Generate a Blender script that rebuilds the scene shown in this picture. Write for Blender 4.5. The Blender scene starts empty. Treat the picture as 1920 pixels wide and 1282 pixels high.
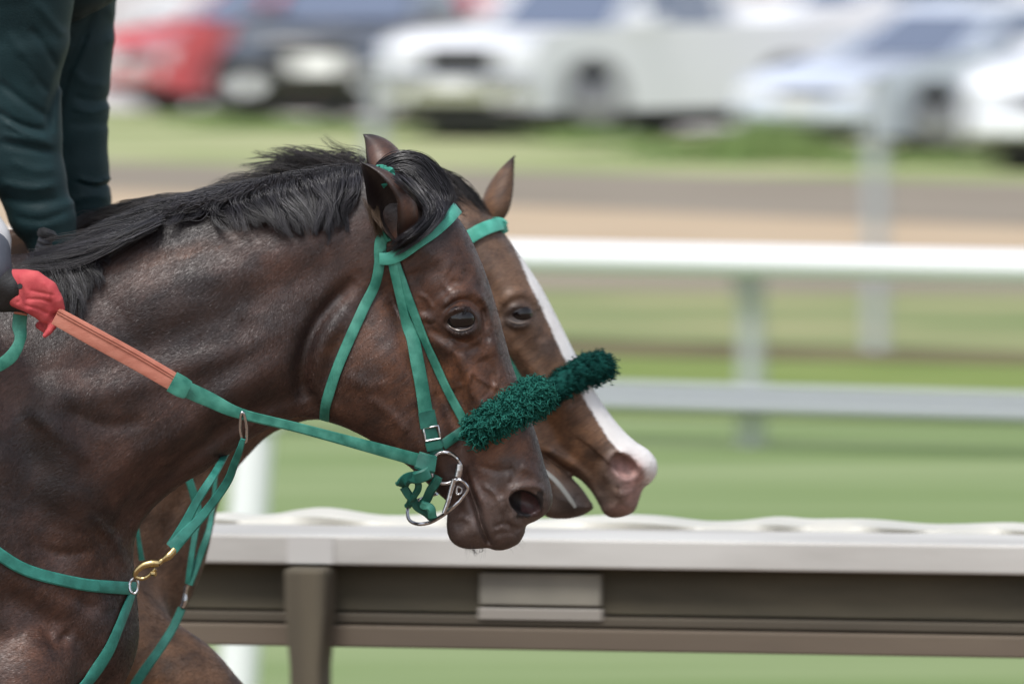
import bpy, math, random
import numpy as np
from mathutils import Vector, Matrix
from mathutils.bvhtree import BVHTree
rad = math.radians
SC = bpy.context.scene
# ------------------------------------------------------------------ camera
K = 17750.0            # photo pixels per radian (photo is 1920 x 1282)
PITCH = 0.0425
CAMP = Vector((0, 0, 2.09))
cd = bpy.data.cameras.new('camera'); cam = bpy.data.objects.new('camera', cd)
SC.collection.objects.link(cam); SC.camera = cam
cam.location = CAMP; cam.rotation_euler = (math.pi/2 - PITCH, 0, 0)
cd.sensor_width = 36; cd.lens = 36*K/1920; cd.clip_start = 0.5; cd.clip_end = 6000
cd.dof.use_dof = True; cd.dof.focus_distance = 14.86
cd.dof.aperture_fstop = 7.4; cd.dof.aperture_ratio = 0.5
# ------------------------------------------------------------------ world, sun, exposure
SUN_EL, SUN_AZ = rad(58), rad(205)      # azimuth clockwise from +Y
w = bpy.data.worlds.new('World'); SC.world = w; w.use_nodes = True
nt = w.node_tree; bg = nt.nodes['Background']
sky = nt.nodes.new('ShaderNodeTexSky'); sky.sky_type = 'NISHITA'; sky.sun_disc = False
sky.sun_elevation = SUN_EL; sky.sun_rotation = SUN_AZ
sky.dust_density = 2.0; sky.air_density = 1.0; sky.ozone_density = 1.0
hs = nt.nodes.new('ShaderNodeHueSaturation'); hs.inputs['Saturation'].default_value = .45     # thin overcast: a paler sky
nt.links.new(sky.outputs[0], hs.inputs['Color']); nt.links.new(hs.outputs[0], bg.inputs[0]); bg.inputs[1].default_value = 0.12
sd = bpy.data.lights.new('sun', 'SUN'); sun = bpy.data.objects.new('sun', sd); SC.collection.objects.link(sun)
sd.energy = 1.5; sd.angle = rad(16); sd.color = (1.0, 0.975, 0.94)
dvec = Vector((math.sin(SUN_AZ)*math.cos(SUN_EL), math.cos(SUN_AZ)*math.cos(SUN_EL), math.sin(SUN_EL)))
sun.rotation_euler = dvec.to_track_quat('Z', 'Y').to_euler(); sun.location = dvec*30
SC.view_settings.view_transform = 'Standard'; SC.view_settings.look = 'None'
SC.view_settings.exposure = 0.8; SC.view_settings.gamma = 1
SC.render.engine = 'CYCLES'
R = random.Random(7); NR = np.random.default_rng(11)

# ------------------------------------------------------------------ projection helpers
cp, sp = math.cos(PITCH), math.sin(PITCH)
def ray(u, v):
    X = (u-960)/K; Y = -(v-641)/K
    return Vector((X, cp + sp*Y, -sp + cp*Y))
def P(u, v, Y):
    d = ray(u, v); return CAMP + d*(Y/d.y)
def topx(x, y, z):
    depth = y*cp - (z-CAMP.z)*sp
    return 960 + K*x/depth, 641 - K*(y*sp + (z-CAMP.z)*cp)/depth

# ------------------------------------------------------------------ object helpers
COL = SC.collection
def tagit(o, label=None, cat=None, group=None, kind=None):
    if label: o['label'] = label
    if cat: o['category'] = cat
    if group: o['group'] = group
    if kind: o['kind'] = kind
    return o
def link_mesh(name, verts, faces, mat, parent=None, smooth=True):
    me = bpy.data.meshes.new(name)
    me.from_pydata([tuple(v) for v in verts] if not isinstance(verts, np.ndarray) else verts.tolist(), [],
                   faces.tolist() if isinstance(faces, np.ndarray) else faces)
    me.update()
    if smooth:
        me.polygons.foreach_set('use_smooth', [True]*len(me.polygons))
        if len(me.vertices) < 6000: me.set_sharp_from_angle(angle=rad(36))
    mats = mat if isinstance(mat, (list, tuple)) else [mat]
    for m in mats: me.materials.append(m)
    o = bpy.data.objects.new(name, me); COL.objects.link(o)
    if parent is not None:
        o.parent = parent; o.matrix_parent_inverse = parent.matrix_world.inverted() if parent.type != 'EMPTY' else Matrix.Translation(parent.location).inverted()
    return o
def empty(name, loc, label, cat, group=None):
    o = bpy.data.objects.new(name, None); COL.objects.link(o); o.location = loc; o.empty_display_size = .1
    return tagit(o, label, cat, group)
class MB:
    def __init__(s): s.v = []; s.f = []
    def add(s, v, f):
        b = len(s.v); s.v += [tuple(p) for p in v]; s.f += [tuple(i+b for i in q) for q in f]; return s
    def box(s, c, d, rz=0, bev=0.0, M=None):
        x, y, z = d[0]/2, d[1]/2, d[2]/2
        pts = [Vector((a*x, b*y, e*z)) for a in (-1,1) for b in (-1,1) for e in (-1,1)]
        m = Matrix.Rotation(rz, 3, 'Z') if M is None else M
        pts = [m @ p + Vector(c) for p in pts]
        return s.add(pts, [(0,1,3,2),(4,6,7,5),(0,4,5,1),(2,3,7,6),(0,2,6,4),(1,5,7,3)])
    def tube(s, path, r, n=10, cap=True, closed=False):
        path = [Vector(p) for p in path]; m = len(path)
        rs = r if isinstance(r, (list, tuple)) else [r]*m
        up = None; vs = []; fs = []
        for i, p in enumerate(path):
            if closed: t = path[(i+1) % m]-path[i-1]
            else: t = path[min(i+1, m-1)]-path[max(i-1, 0)]
            t.normalize()
            if up is None:
                up = Vector((0,0,1)) if abs(t.z) < .9 else Vector((1,0,0))
            a = (up - t*up.dot(t)).normalized(); b = t.cross(a); up = a
            for k in range(n):
                q = 2*math.pi*k/n; vs.append(p + (a*math.cos(q)+b*math.sin(q))*rs[i])
        for i in range(m if closed else m-1):
            j = (i+1) % m
            for k in range(n):
                l = (k+1) % n; fs.append((i*n+k, i*n+l, j*n+l, j*n+k))
        if cap and not closed: fs += [tuple(range(n))[::-1], tuple((m-1)*n+k for k in range(n))]
        return s.add(vs, fs)
    def build(s, name, mat, parent=None, smooth=False, bevel=0, seg=2, label=None):
        o = link_mesh(name, s.v, s.f, mat, parent, smooth)
        if bevel:
            b = o.modifiers.new('bevel', 'BEVEL'); b.width = bevel; b.segments = seg; b.limit_method = 'ANGLE'; b.angle_limit = rad(35)
        if label: o['label'] = label
        return o
def cr(pts, n=8, closed=False):
    """Catmull-Rom through rows of numbers"""
    a = np.array(pts, float); m = len(a); out = []
    for i in range(m if closed else m-1):
        if closed: p0, p1, p2, p3 = a[i-1], a[i], a[(i+1) % m], a[(i+2) % m]
        else: p0, p1, p2, p3 = a[max(i-1,0)], a[i], a[i+1], a[min(i+2,m-1)]
        for t in np.arange(n)/n:
            out.append(.5*((2*p1)+(-p0+p2)*t+(2*p0-5*p1+4*p2-p3)*t*t+(-p0+3*p1-3*p2+p3)*t**3))
    if not closed: out.append(a[-1])
    return np.array(out)

# ------------------------------------------------------------------ materials
def mat(name, col=(.5,.5,.5), rough=.6, metal=0, spec=.5, col2=None, nscale=20, stretch=(1,1,1), bump=0, bscale=None, bdist=.002,
        sheen=0, coat=0, detail=4, rot=(0,0,0), lo=.35, hi=.65):
    m = bpy.data.materials.new(name); m.use_nodes = True
    n = m.node_tree.nodes; L = m.node_tree.links; b = n['Principled BSDF']
    b.inputs['Base Color'].default_value = (*col, 1); b.inputs['Roughness'].default_value = rough
    b.inputs['Metallic'].default_value = metal; b.inputs['Specular IOR Level'].default_value = spec
    if sheen: b.inputs['Sheen Weight'].default_value = sheen
    if coat: b.inputs['Coat Weight'].default_value = coat; b.inputs['Coat Roughness'].default_value = .08
    if col2 or bump:
        tc = n.new('ShaderNodeTexCoord'); mp = n.new('ShaderNodeMapping'); mp.inputs['Scale'].default_value = stretch
        mp.inputs['Rotation'].default_value = rot
        L.new(tc.outputs['Object'], mp.inputs[0])
    if col2:
        t = n.new('ShaderNodeTexNoise'); t.inputs['Scale'].default_value = nscale; t.inputs['Detail'].default_value = detail
        L.new(mp.outputs[0], t.inputs[0])
        r = n.new('ShaderNodeValToRGB'); r.color_ramp.elements[0].position = lo; r.color_ramp.elements[1].position = hi
        r.color_ramp.elements[0].color = (*col, 1); r.color_ramp.elements[1].color = (*col2, 1)
        L.new(t.outputs['Fac'], r.inputs[0]); L.new(r.outputs[0], b.inputs['Base Color'])
    if bump:
        t2 = n.new('ShaderNodeTexNoise'); t2.inputs['Scale'].default_value = bscale or nscale*3; t2.inputs['Detail'].default_value = 3
        L.new(mp.outputs[0], t2.inputs[0])
        bp = n.new('ShaderNodeBump'); bp.inputs['Strength'].default_value = bump; bp.inputs['Distance'].default_value = bdist
        L.new(t2.outputs['Fac'], bp.inputs['Height']); L.new(bp.outputs[0], b.inputs['Normal'])
    return m

# ------------------------------------------------------------------ surface nets on a rectilinear grid
def surface_nets(F, X, Y, Z):
    """F>0 inside. returns verts, quads"""
    S = F > 0
    nx, ny, nz = F.shape
    c = np.zeros((nx-1, ny-1, nz-1), np.uint8)
    for a in (0,1):
        for b in (0,1):
            for d in (0,1): c += S[a:nx-1+a, b:ny-1+b, d:nz-1+d]
    ids = np.argwhere((c > 0) & (c < 8))
    idx = -np.ones(c.shape, np.int32); idx[ids[:,0], ids[:,1], ids[:,2]] = np.arange(len(ids))
    i, j, k = ids.T
    acc = np.zeros((len(ids), 3)); cnt = np.zeros(len(ids))
    cor = [(a,b,d) for a in (0,1) for b in (0,1) for d in (0,1)]
    def pos(a, b, d): return np.stack([X[i+a], Y[j+b], Z[k+d]], 1)
    for p in cor:
        for ax in range(3):
            if p[ax] == 0:
                q = list(p); q[ax] = 1
                f0 = F[i+p[0], j+p[1], k+p[2]]; f1 = F[i+q[0], j+q[1], k+q[2]]
                m = (f0 > 0) != (f1 > 0)
                t = np.where(m, f0/np.where(m, f0-f1, 1), 0)[:,None]
                acc += np.where(m[:,None], pos(*p)*(1-t)+pos(*q)*t, 0); cnt += m
    V = acc/cnt[:,None]
    quads = []
    for ax in range(3):
        sl0 = [slice(1, n-1) for n in F.shape]; sl1 = list(sl0)
        sl0[ax] = slice(0, F.shape[ax]-1); sl1[ax] = slice(1, F.shape[ax])
        A = S[tuple(sl0)]; B = S[tuple(sl1)]
        e = np.argwhere(A != B)
        if not len(e): continue
        off = np.array([1,1,1]); off[ax] = 0; e = e+off
        b1 = (ax+1) % 3; b2 = (ax+2) % 3
        def g(o1, o2):
            q = e.copy(); q[:,b1] -= o1; q[:,b2] -= o2; return idx[q[:,0], q[:,1], q[:,2]]
        Q = np.stack([g(0,0), g(1,0), g(1,1), g(0,1)], 1)
        ins = S[e[:,0], e[:,1], e[:,2]]
        Q[~ins] = Q[~ins][:, ::-1]
        quads.append(Q)
    return V, np.concatenate(quads)
def axis(segs):
    """[(start, end, step), ...] contiguous"""
    out = [segs[0][0]]
    for a, b, s in segs:
        n = max(1, round((b-a)/s)); out += list(a + (b-a)*(np.arange(1, n+1)/n))
    return np.array(out)
def capsule(X, Y, Z, a, b, ra, rb):
    """signed field (positive inside), metres"""
    a = np.array(a, float); b = np.array(b, float); d = b-a; L2 = (d*d).sum()+1e-12
    t = np.clip(((X-a[0])*d[0]+(Y-a[1])*d[1]+(Z-a[2])*d[2])/L2, 0, 1)
    t = t*t*(3-2*t)*.5+t*.5
    r = ra+(rb-ra)*t
    return r-np.sqrt((X-a[0]-t*d[0])**2+(Y-a[1]-t*d[1])**2+(Z-a[2]-t*d[2])**2)
def smax(a, b, k):
    h = np.clip(.5+.5*(a-b)/k, 0, 1)
    return b*(1-h)+a*h+k*h*(1-h)
def smin(a, b, k): return -smax(-a, -b, k)
def sdf_mesh(chains, step, k=.01, pad=.02, post=None, lo=None, hi=None):
    """chains: list of lists of (x,y,z,r); smooth union of capsules"""
    allp = np.array([p for c in chains for p in c])
    mn = (allp[:,:3]-allp[:,3:4]).min(0)-pad; mx = (allp[:,:3]+allp[:,3:4]).max(0)+pad
    if lo is not None: mn = np.maximum(mn, lo)
    if hi is not None: mx = np.minimum(mx, hi)
    ax = [np.arange(mn[i], mx[i]+step, step) for i in range(3)]
    X = ax[0][:,None,None]; Y = ax[1][None,:,None]; Z = ax[2][None,None,:]
    F = np.full((len(ax[0]), len(ax[1]), len(ax[2])), -9.)
    for c in chains:
        G = None
        for p, q in zip(c[:-1], c[1:]):
            g = capsule(X, Y, Z, p[:3], q[:3], p[3], q[3])
            G = g if G is None else np.maximum(G, g)
        F = smax(F, G, k)
    if post: F = post(F, X, Y, Z)
    F[0] = F[-1] = -1; F[:,0] = F[:,-1] = -1; F[:,:,0] = F[:,:,-1] = -1
    return surface_nets(F, *ax)
# ------------------------------------------------------------------ horses: a relief field about the sagittal plane
PXM = K/15.0
def seg_dist(U, V, a, b):
    dx, dy = b[0]-a[0], b[1]-a[1]; L2 = dx*dx+dy*dy+1e-9
    t = np.clip(((U-a[0])*dx+(V-a[1])*dy)/L2, 0, 1)
    return np.hypot(U-a[0]-t*dx, V-a[1]-t*dy), t
def poly_sdf(U, V, pts):
    """signed distance (inside positive) and the interpolated 3rd column at the nearest point"""
    best = np.full(U.shape, 1e9); val = np.zeros(U.shape); ins = np.zeros(U.shape, bool)
    n = len(pts)
    for i in range(n):
        a = pts[i]; b = pts[(i+1) % n]
        d, t = seg_dist(U, V, a, b); m = d < best
        best = np.where(m, d, best); val = np.where(m, a[2]+(b[2]-a[2])*t, val)
        if a[1] != b[1]:
            c = (a[1] > V) != (b[1] > V)
            ins ^= c & (U < (b[0]-a[0])*(V-a[1])/(b[1]-a[1])+a[0])
    return np.where(ins, best, -best), val
def smoothstep(x, a, b):
    t = np.clip((x-a)/(b-a), 0, 1); return t*t*(3-2*t)
class Field:
    """half thickness of the animal as a function of the side view, in photo pixels at its own plane"""
    def __init__(s, Y0, outline, blobs, strokes, dots, boxk=1.0):
        s.Y0 = Y0; s.outline = outline; s.blobs = blobs; s.strokes = strokes; s.dots = dots
    def U(s, x, z):
        u, v = topx(x, s.Y0, z)
        D, Rr = poly_sdf(u, v, s.outline)
        mx = np.full(u.shape, 25.**2); k = 1100.
        acc = np.exp((mx-12000)/k/8*0)*0 + mx
        for (a, b) in s.blobs:
            d, t = seg_dist(u, v, a, b)
            r = a[2]+(b[2]-a[2])*t; th = a[3]+(b[3]-a[3])*t
            Ui = th*th*(1-(d/r)**2)
            Ui = np.where(d > r, -th*th*.6*(d/r-1)*2, Ui)
            acc = smax(acc, Ui, 1500.)
        Us = 2*Rr*D + D*D*.5
        Us = np.where(D < 0, 2*Rr*D, Us)
        ac_ = np.maximum(acc, 1.); us_ = np.maximum(Us, 1e-3); pw = 2.6
        Um = (ac_**-pw+us_**-pw)**(-1/pw)*1.04     # smooth minimum that keeps the rim where the outline is
        # smin rounding pulls the rim in; restore it exactly at D=0
        Um = np.where(D < 0, Us, Um)
        T = np.sqrt(np.maximum(Um, 0))
        fade = smoothstep(D, 2, 18)
        dT = np.zeros(u.shape)
        for pts, w, amp in s.strokes:
            best = np.full(u.shape, 1e9); tt = np.zeros(u.shape); n = len(pts)-1
            for i in range(n):
                d, t = seg_dist(u, v, pts[i], pts[i+1]); m = d < best
                best = np.where(m, d, best); tt = np.where(m, (i+t)/n, tt)
            taper = np.clip(np.minimum(tt, 1-tt)*5+.25, 0, 1)
            dT += amp*taper*np.exp(-(best/w)**2)
        for (cx, cy, rx, ry, ang, amp) in s.dots:
            ca, sa = math.cos(rad(ang)), math.sin(rad(ang))
            a = ((u-cx)*ca+(v-cy)*sa)/rx; b = (-(u-cx)*sa+(v-cy)*ca)/ry
            dT += amp*np.exp(-(a*a+b*b))
        Tn = np.maximum(T+dT*fade, .5)
        return np.where((D > 2) & (Um > 0), Tn*Tn, Um), D, u, v

def poly(pts, n=4): return [tuple(p) for p in cr(pts, n, closed=True)]
def cx_(pts, n=4): return [tuple(p) for p in cr(pts, n)]

def coat_material(name, base, base2, tan, muzzle, rough=.38, pink=(.11,.035,.037)):
    m = bpy.data.materials.new(name); m.use_nodes = True
    n = m.node_tree.nodes; L = m.node_tree.links; b = n['Principled BSDF']
    tc = n.new('ShaderNodeTexCoord')
    at = n.new('ShaderNodeAttribute'); at.attribute_name = 'coat'
    se = n.new('ShaderNodeSeparateColor'); L.new(at.outputs['Color'], se.inputs[0])
    def noise(scale, st, rot=0, detail=4):
        mp = n.new('ShaderNodeMapping'); mp.vector_type = 'TEXTURE'; mp.inputs['Scale'].default_value = tuple(1/q for q in st); mp.inputs['Rotation'].default_value = (0, rot, 0)
        L.new(tc.outputs['Object'], mp.inputs[0])
        t = n.new('ShaderNodeTexNoise'); t.inputs['Scale'].default_value = scale; t.inputs['Detail'].default_value = detail
        L.new(mp.outputs[0], t.inputs[0]); return t.outputs['Fac']
    def mix(fac, a, bb, blend='MIX'):
        x = n.new('ShaderNodeMix'); x.data_type = 'RGBA'; x.blend_type = blend
        if hasattr(fac, 'links'): L.new(fac, x.inputs[0])
        else: x.inputs[0].default_value = fac
        for k, q in ((6, a), (7, bb)):
            if hasattr(q, 'links'): L.new(q, x.inputs[k])
            else: x.inputs[k].default_value = (*q, 1)
        return x.outputs[2]
    def mr(src, a, b2, c=0, d=1):
        x = n.new('ShaderNodeMapRange'); L.new(src, x.inputs[0])
        for i, q in enumerate((a, b2, c, d)): x.inputs[i+1].default_value = q
        return x.outputs[0]
    big = noise(9, (1,1,1)); fur = noise(260, (.16,1,1), rad(-35), 5); fine = noise(700, (.22,1,1), rad(-40), 3)
    c = mix(mr(big, .38, .64), base, base2)
    c = mix(se.outputs[2], c, mix(mr(noise(30, (.8,1,1), rad(-60), 5), .38, .6), tan, tuple(q*.38 for q in tan)))
    tn = n.new('ShaderNodeAttribute'); tn.attribute_name = 'tone'
    c = mix(mr(tn.outputs['Fac'], 0, 1, -.0, .5), c, mix(1.0, c, (1.7,1.6,1.5), 'MULTIPLY'))
    c = mix(mr(fur, .3, .7, 0, .42), c, (.012,.008,.007), 'MIX')
    c = mix(mr(noise(30, (.5,1,1), rad(-40), 6), .42, .68, 0, .62), c, (.014,.009,.009))
    c = mix(se.outputs[1], c, mix(mr(noise(500,(1,1,1)), .35, .65), muzzle, tuple(x*1.7 for x in muzzle)))
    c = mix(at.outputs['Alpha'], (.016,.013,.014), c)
    ig = n.new('ShaderNodeMath'); ig.operation = 'SUBTRACT'; ig.inputs[0].default_value = 1; L.new(se.outputs[1], ig.inputs[1]); rw = n.new('ShaderNodeMath'); rw.operation = 'MULTIPLY'; L.new(se.outputs[0], rw.inputs[0]); L.new(ig.outputs[0], rw.inputs[1])
    wn = n.new('ShaderNodeMath'); wn.operation = 'ADD'; L.new(rw.outputs[0], wn.inputs[0]); L.new(mr(noise(190,(.3,1,1), rad(-60)), .3, .7, -.15, .15), wn.inputs[1])
    c = mix(mr(wn.outputs[0], .3, .7), c, (.80,.78,.76))
    pk = n.new('ShaderNodeMath'); pk.operation = 'MULTIPLY'; L.new(se.outputs[0], pk.inputs[0]); L.new(se.outputs[1], pk.inputs[1])
    c = mix(pk.outputs[0], c, mix(mr(noise(90,(1,1,1)), .35, .65), tuple(q*.6 for q in pink), pink))
    L.new(c, b.inputs['Base Color'])
    b.inputs['Roughness'].default_value = rough
    b.inputs['Specular IOR Level'].default_value = .5
    b.inputs['Sheen Weight'].default_value = .04; b.inputs['Sheen Roughness'].default_value = .4
    b.inputs['Anisotropic'].default_value = 0
    L.new(mr(fur, .3, .7, rough-.06, rough+.16), b.inputs['Roughness'])
    bp = n.new('ShaderNodeBump'); bp.inputs['Strength'].default_value = .5; bp.inputs['Distance'].default_value = .0008
    ad = n.new('ShaderNodeMath'); ad.operation = 'ADD'; L.new(fur, ad.inputs[0]); L.new(fine, ad.inputs[1])
    L.new(ad.outputs[0], bp.inputs['Height'])
    bp2 = n.new('ShaderNodeBump'); bp2.inputs['Strength'].default_value = .3; bp2.inputs['Distance'].default_value = .004
    L.new(noise(22, (.7,1,1), rad(-35), 4), bp2.inputs['Height']); L.new(bp.outputs[0], bp2.inputs['Normal'])
    L.new(bp2.outputs[0], b.inputs['Normal'])
    return m

def ear(base, tip, bow, w, open_dir, thick=.0035, open_w=1.05, ns=26, nf=22, wb=.62):
    """cupped ear: a C-shaped section swept from base to tip, inner and outer skin"""
    base, tip, bow = Vector(base), Vector(tip), Vector(bow)
    vs = []; fs = []; inner = []
    od = Vector(open_dir)
    for shell in (0, 1):
        for i in range(ns):
            s = i/(ns-1)
            C = base*(1-s)**2 + bow*2*s*(1-s) + tip*s*s
            ax = ((bow-base)*(1-s)+(tip-bow)*s).normalized()
            o = (od-ax*od.dot(ax)).normalized(); sd_ = ax.cross(o)
            ww = w*max(0.02, (math.sin(math.pi*min(1, (.2+.8*s**.85)))**1.05)*(1 if s > .3 else wb+(1-wb)*math.sin(s/.3*math.pi/2)))
            gap = open_w*(.25+.75*min(1, s/.45))
            for k in range(nf):
                f = -1+2*k/(nf-1); ph = f*(math.pi-gap)
                r = ww*(1 if shell == 0 else max(.15, 1-thick/ww*(1-abs(f)**6)))
                vs.append(C + (-o*math.cos(ph)*.8 + sd_*math.sin(ph))*r*(1 - (.0 if shell == 0 else 0)))
                inner.append(shell)
    n1 = ns*nf
    for i in range(ns-1):
        for k in range(nf-1):
            a = i*nf+k; fs.append((a, a+1, a+nf+1, a+nf)); b = a+n1; fs.append((b, b+nf, b+nf+1, b+1))
        for k in (0, nf-1):
            a = i*nf+k; q = (a, a+nf, a+nf+n1, a+n1); fs.append(q if k == 0 else q[::-1])
    for k in range(nf-1):
        a = (ns-1)*nf+k; fs.append((a, a+1, a+1+n1, a+n1))
    return vs, fs, inner

def build_horse(field, X, Y, Z, legs, carve, ears, coat, parent, mat_, name='body', extra=None):
    PX = K/field.Y0
    gx, gz = np.meshgrid(X, Z, indexing='ij')
    U, D, u, v = field.U(gx, gz)
    Um = U/PX**2
    gu = np.gradient(Um, X, axis=0); gv = np.gradient(Um, Z, axis=1)
    G2 = gu**2+gv**2
    y = Y-field.Y0
    F = (Um[:,None,:]-(y**2)[None,:,None]).astype(np.float32)
    F /= np.sqrt(G2[:,None,:]+4*(y**2)[None,:,None]+1e-5).astype(np.float32)
    XX = X[:,None,None]; YY = Y[None,:,None]; ZZ = Z[None,None,:]
    for ch in legs:
        for p, q in zip(ch[:-1], ch[1:]):
            m = max(p[3], q[3])+.06
            ix = np.where((X > min(p[0],q[0])-m) & (X < max(p[0],q[0])+m))[0]; iz = np.where((Z > min(p[2],q[2])-m) & (Z < max(p[2],q[2])+m))[0]
            if len(ix) < 2 or len(iz) < 2: continue
            a, b, c, d = ix[0], ix[-1]+1, iz[0], iz[-1]+1
            g = capsule(X[a:b,None,None], YY, Z[None,None,c:d], p[:3], q[:3], p[3], q[3])
            F[a:b,:,c:d] = smax(F[a:b,:,c:d], g.astype(np.float32), .05)
    if carve:
        for (p, r, k) in carve:     # ellipsoids cut away: centre, radii (x,y,z), rotation about y, softness
            m = max(r[:3])*1.6
            ix = np.where(abs(X-p[0]) < m)[0]; iz = np.where(abs(Z-p[2]) < m)[0]
            a, b, c, d = ix[0], ix[-1]+1, iz[0], iz[-1]+1
            ca, sa = math.cos(r[3]), math.sin(r[3])
            dx = X[a:b,None,None]-p[0]; dz = Z[None,None,c:d]-p[2]; dy = YY-p[1]
            A = (dx*ca+dz*sa)/r[0]; B = (-dx*sa+dz*ca)/r[2]; C = dy/r[1]
            q = np.sqrt(A*A+B*B+C*C)
            g = (1-q)*min(r[0], r[2])
            F[a:b,:,c:d] = smin(F[a:b,:,c:d], (-g).astype(np.float32), k)
    F[0] = F[-1] = -1; F[:,0] = F[:,-1] = -1; F[:,:,0] = F[:,:,-1] = -1
    V, Q = surface_nets(F, X, Y, Z)
    del F
    col = np.zeros((len(V), 4)); col[:,3] = 1
    vu, vv = topx(V[:,0], field.Y0, V[:,2])
    Dv = None
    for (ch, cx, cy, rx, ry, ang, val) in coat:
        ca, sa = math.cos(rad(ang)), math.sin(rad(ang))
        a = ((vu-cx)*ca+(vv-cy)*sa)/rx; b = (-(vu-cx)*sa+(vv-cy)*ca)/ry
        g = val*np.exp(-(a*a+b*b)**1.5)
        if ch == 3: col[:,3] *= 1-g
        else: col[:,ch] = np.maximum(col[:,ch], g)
    if extra: extra(V, vu, vv, col)
    nV = len(V); verts = V.tolist(); faces = Q.tolist()
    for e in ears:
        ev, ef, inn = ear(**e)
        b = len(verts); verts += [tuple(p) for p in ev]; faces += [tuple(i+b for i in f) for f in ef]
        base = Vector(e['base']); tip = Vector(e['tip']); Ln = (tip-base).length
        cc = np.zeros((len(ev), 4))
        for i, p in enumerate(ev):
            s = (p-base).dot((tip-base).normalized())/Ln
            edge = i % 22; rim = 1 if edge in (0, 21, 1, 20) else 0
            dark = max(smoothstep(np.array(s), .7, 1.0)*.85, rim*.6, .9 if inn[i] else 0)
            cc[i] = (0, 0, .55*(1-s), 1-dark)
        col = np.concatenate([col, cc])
    o = link_mesh(name, verts, faces, mat_, parent)
    at = o.data.color_attributes.new('coat', 'FLOAT_COLOR', 'POINT')
    at.data.foreach_set('color', np.clip(col, 0, 1).astype(np.float32).ravel())
    bvh = BVHTree.FromPolygons(verts, faces)
    return o, bvh

coat1 = coat_material('dark_bay_coat', (.037,.0195,.0155), (.094,.047,.035), (.27,.105,.045), (.088,.066,.058))
coat2 = coat_material('bay_coat', (.150,.085,.052), (.215,.125,.078), (.36,.17,.075), (.10,.080,.072), .5, (.50,.30,.27))
def hair_mat(name, c1, c2, rough):
    m = mat(name, c1, rough, spec=.6); n = m.node_tree.nodes; L = m.node_tree.links
    a = n.new('ShaderNodeAttribute'); a.attribute_name = 'tone'; r = n.new('ShaderNodeValToRGB')
    r.color_ramp.elements[0].color = (*c1, 1); r.color_ramp.elements[1].color = (*c2, 1); r.color_ramp.elements[0].position = .15
    L.new(a.outputs['Fac'], r.inputs[0]); L.new(r.outputs[0], n['Principled BSDF'].inputs['Base Color']); return m
M_hair = hair_mat('black_mane_hair', (.007,.006,.008), (.045,.042,.050), .34)
M_hair2 = hair_mat('brown_black_hair', (.010,.008,.008), (.045,.036,.034), .42)

# ---------------- horse 1
out1 = poly([(-1650,700,160),(-1560,580,160),(-1300,530,160),(-1000,560,150),(-650,560,120),(-350,470,80),(-150,460,60),(20,478,45),(120,455,42),(230,420,40),(330,398,40),(420,383,40),(500,362,40),(580,345,40),
 (650,330,42),(705,322,48),(755,325,70),(800,345,100),(840,385,120),(870,425,130),(893,470,130),(913,520,120),(932,580,110),(948,640,90),(962,690,80),(978,735,75),(996,785,70),(1010,830,66),
 (1022,875,62),(1031,905,58),(1036,935,52),(1028,958,48),(1008,974,44),(988,984,44),(983,1000,42),(972,1018,40),(950,1029,38),(930,1031,34),(914,1027,30),(898,1028,32),(872,1028,36),(850,1018,38),(839,998,36),(838,970,34),(840,944,32),(822,925,34),
 (795,900,40),(768,875,46),(735,852,54),(690,822,56),(645,800,50),(612,788,45),(585,782,45),(555,782,55),(515,797,60),(470,822,60),(430,850,60),(380,884,60),(340,908,60),(295,944,60),(262,985,62),(250,1030,70),(252,1080,80),
 (258,1140,85),(260,1195,90),(250,1240,90),(225,1290,90),(170,1340,100),(60,1400,120),(-150,1430,130),(-600,1470,170),(-1000,1400,180),(-1250,1300,180),(-1400,1200,150),(-1600,1000,150),(-1680,850,150)])
bl1 = [((760,400,100,84),(850,560,110,103)), ((866,588,52,119),(872,600,52,119)), ((850,560,115,96),(930,800,95,60)), ((930,800,95,60),(968,925,80,63)),
       ((935,950,85,56),(915,990,60,46)), ((890,985,50,44),(868,985,50,38)), ((660,610,105,76),(705,690,128,84)), ((705,690,128,84),(790,815,92,62)), ((790,815,85,56),(860,925,60,44)),
       ((700,440,130,68),(520,560,210,88)), ((520,560,210,88),(300,680,280,112)), ((300,680,280,112),(60,860,400,165)), ((60,860,400,165),(-120,950,440,225)),
       ((-120,950,440,225),(-500,950,480,300)), ((-500,950,480,300),(-1150,900,420,310)), ((-1150,900,420,310),(-1400,800,330,280)), ((110,1120,190,150),(60,1250,230,190))]
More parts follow.
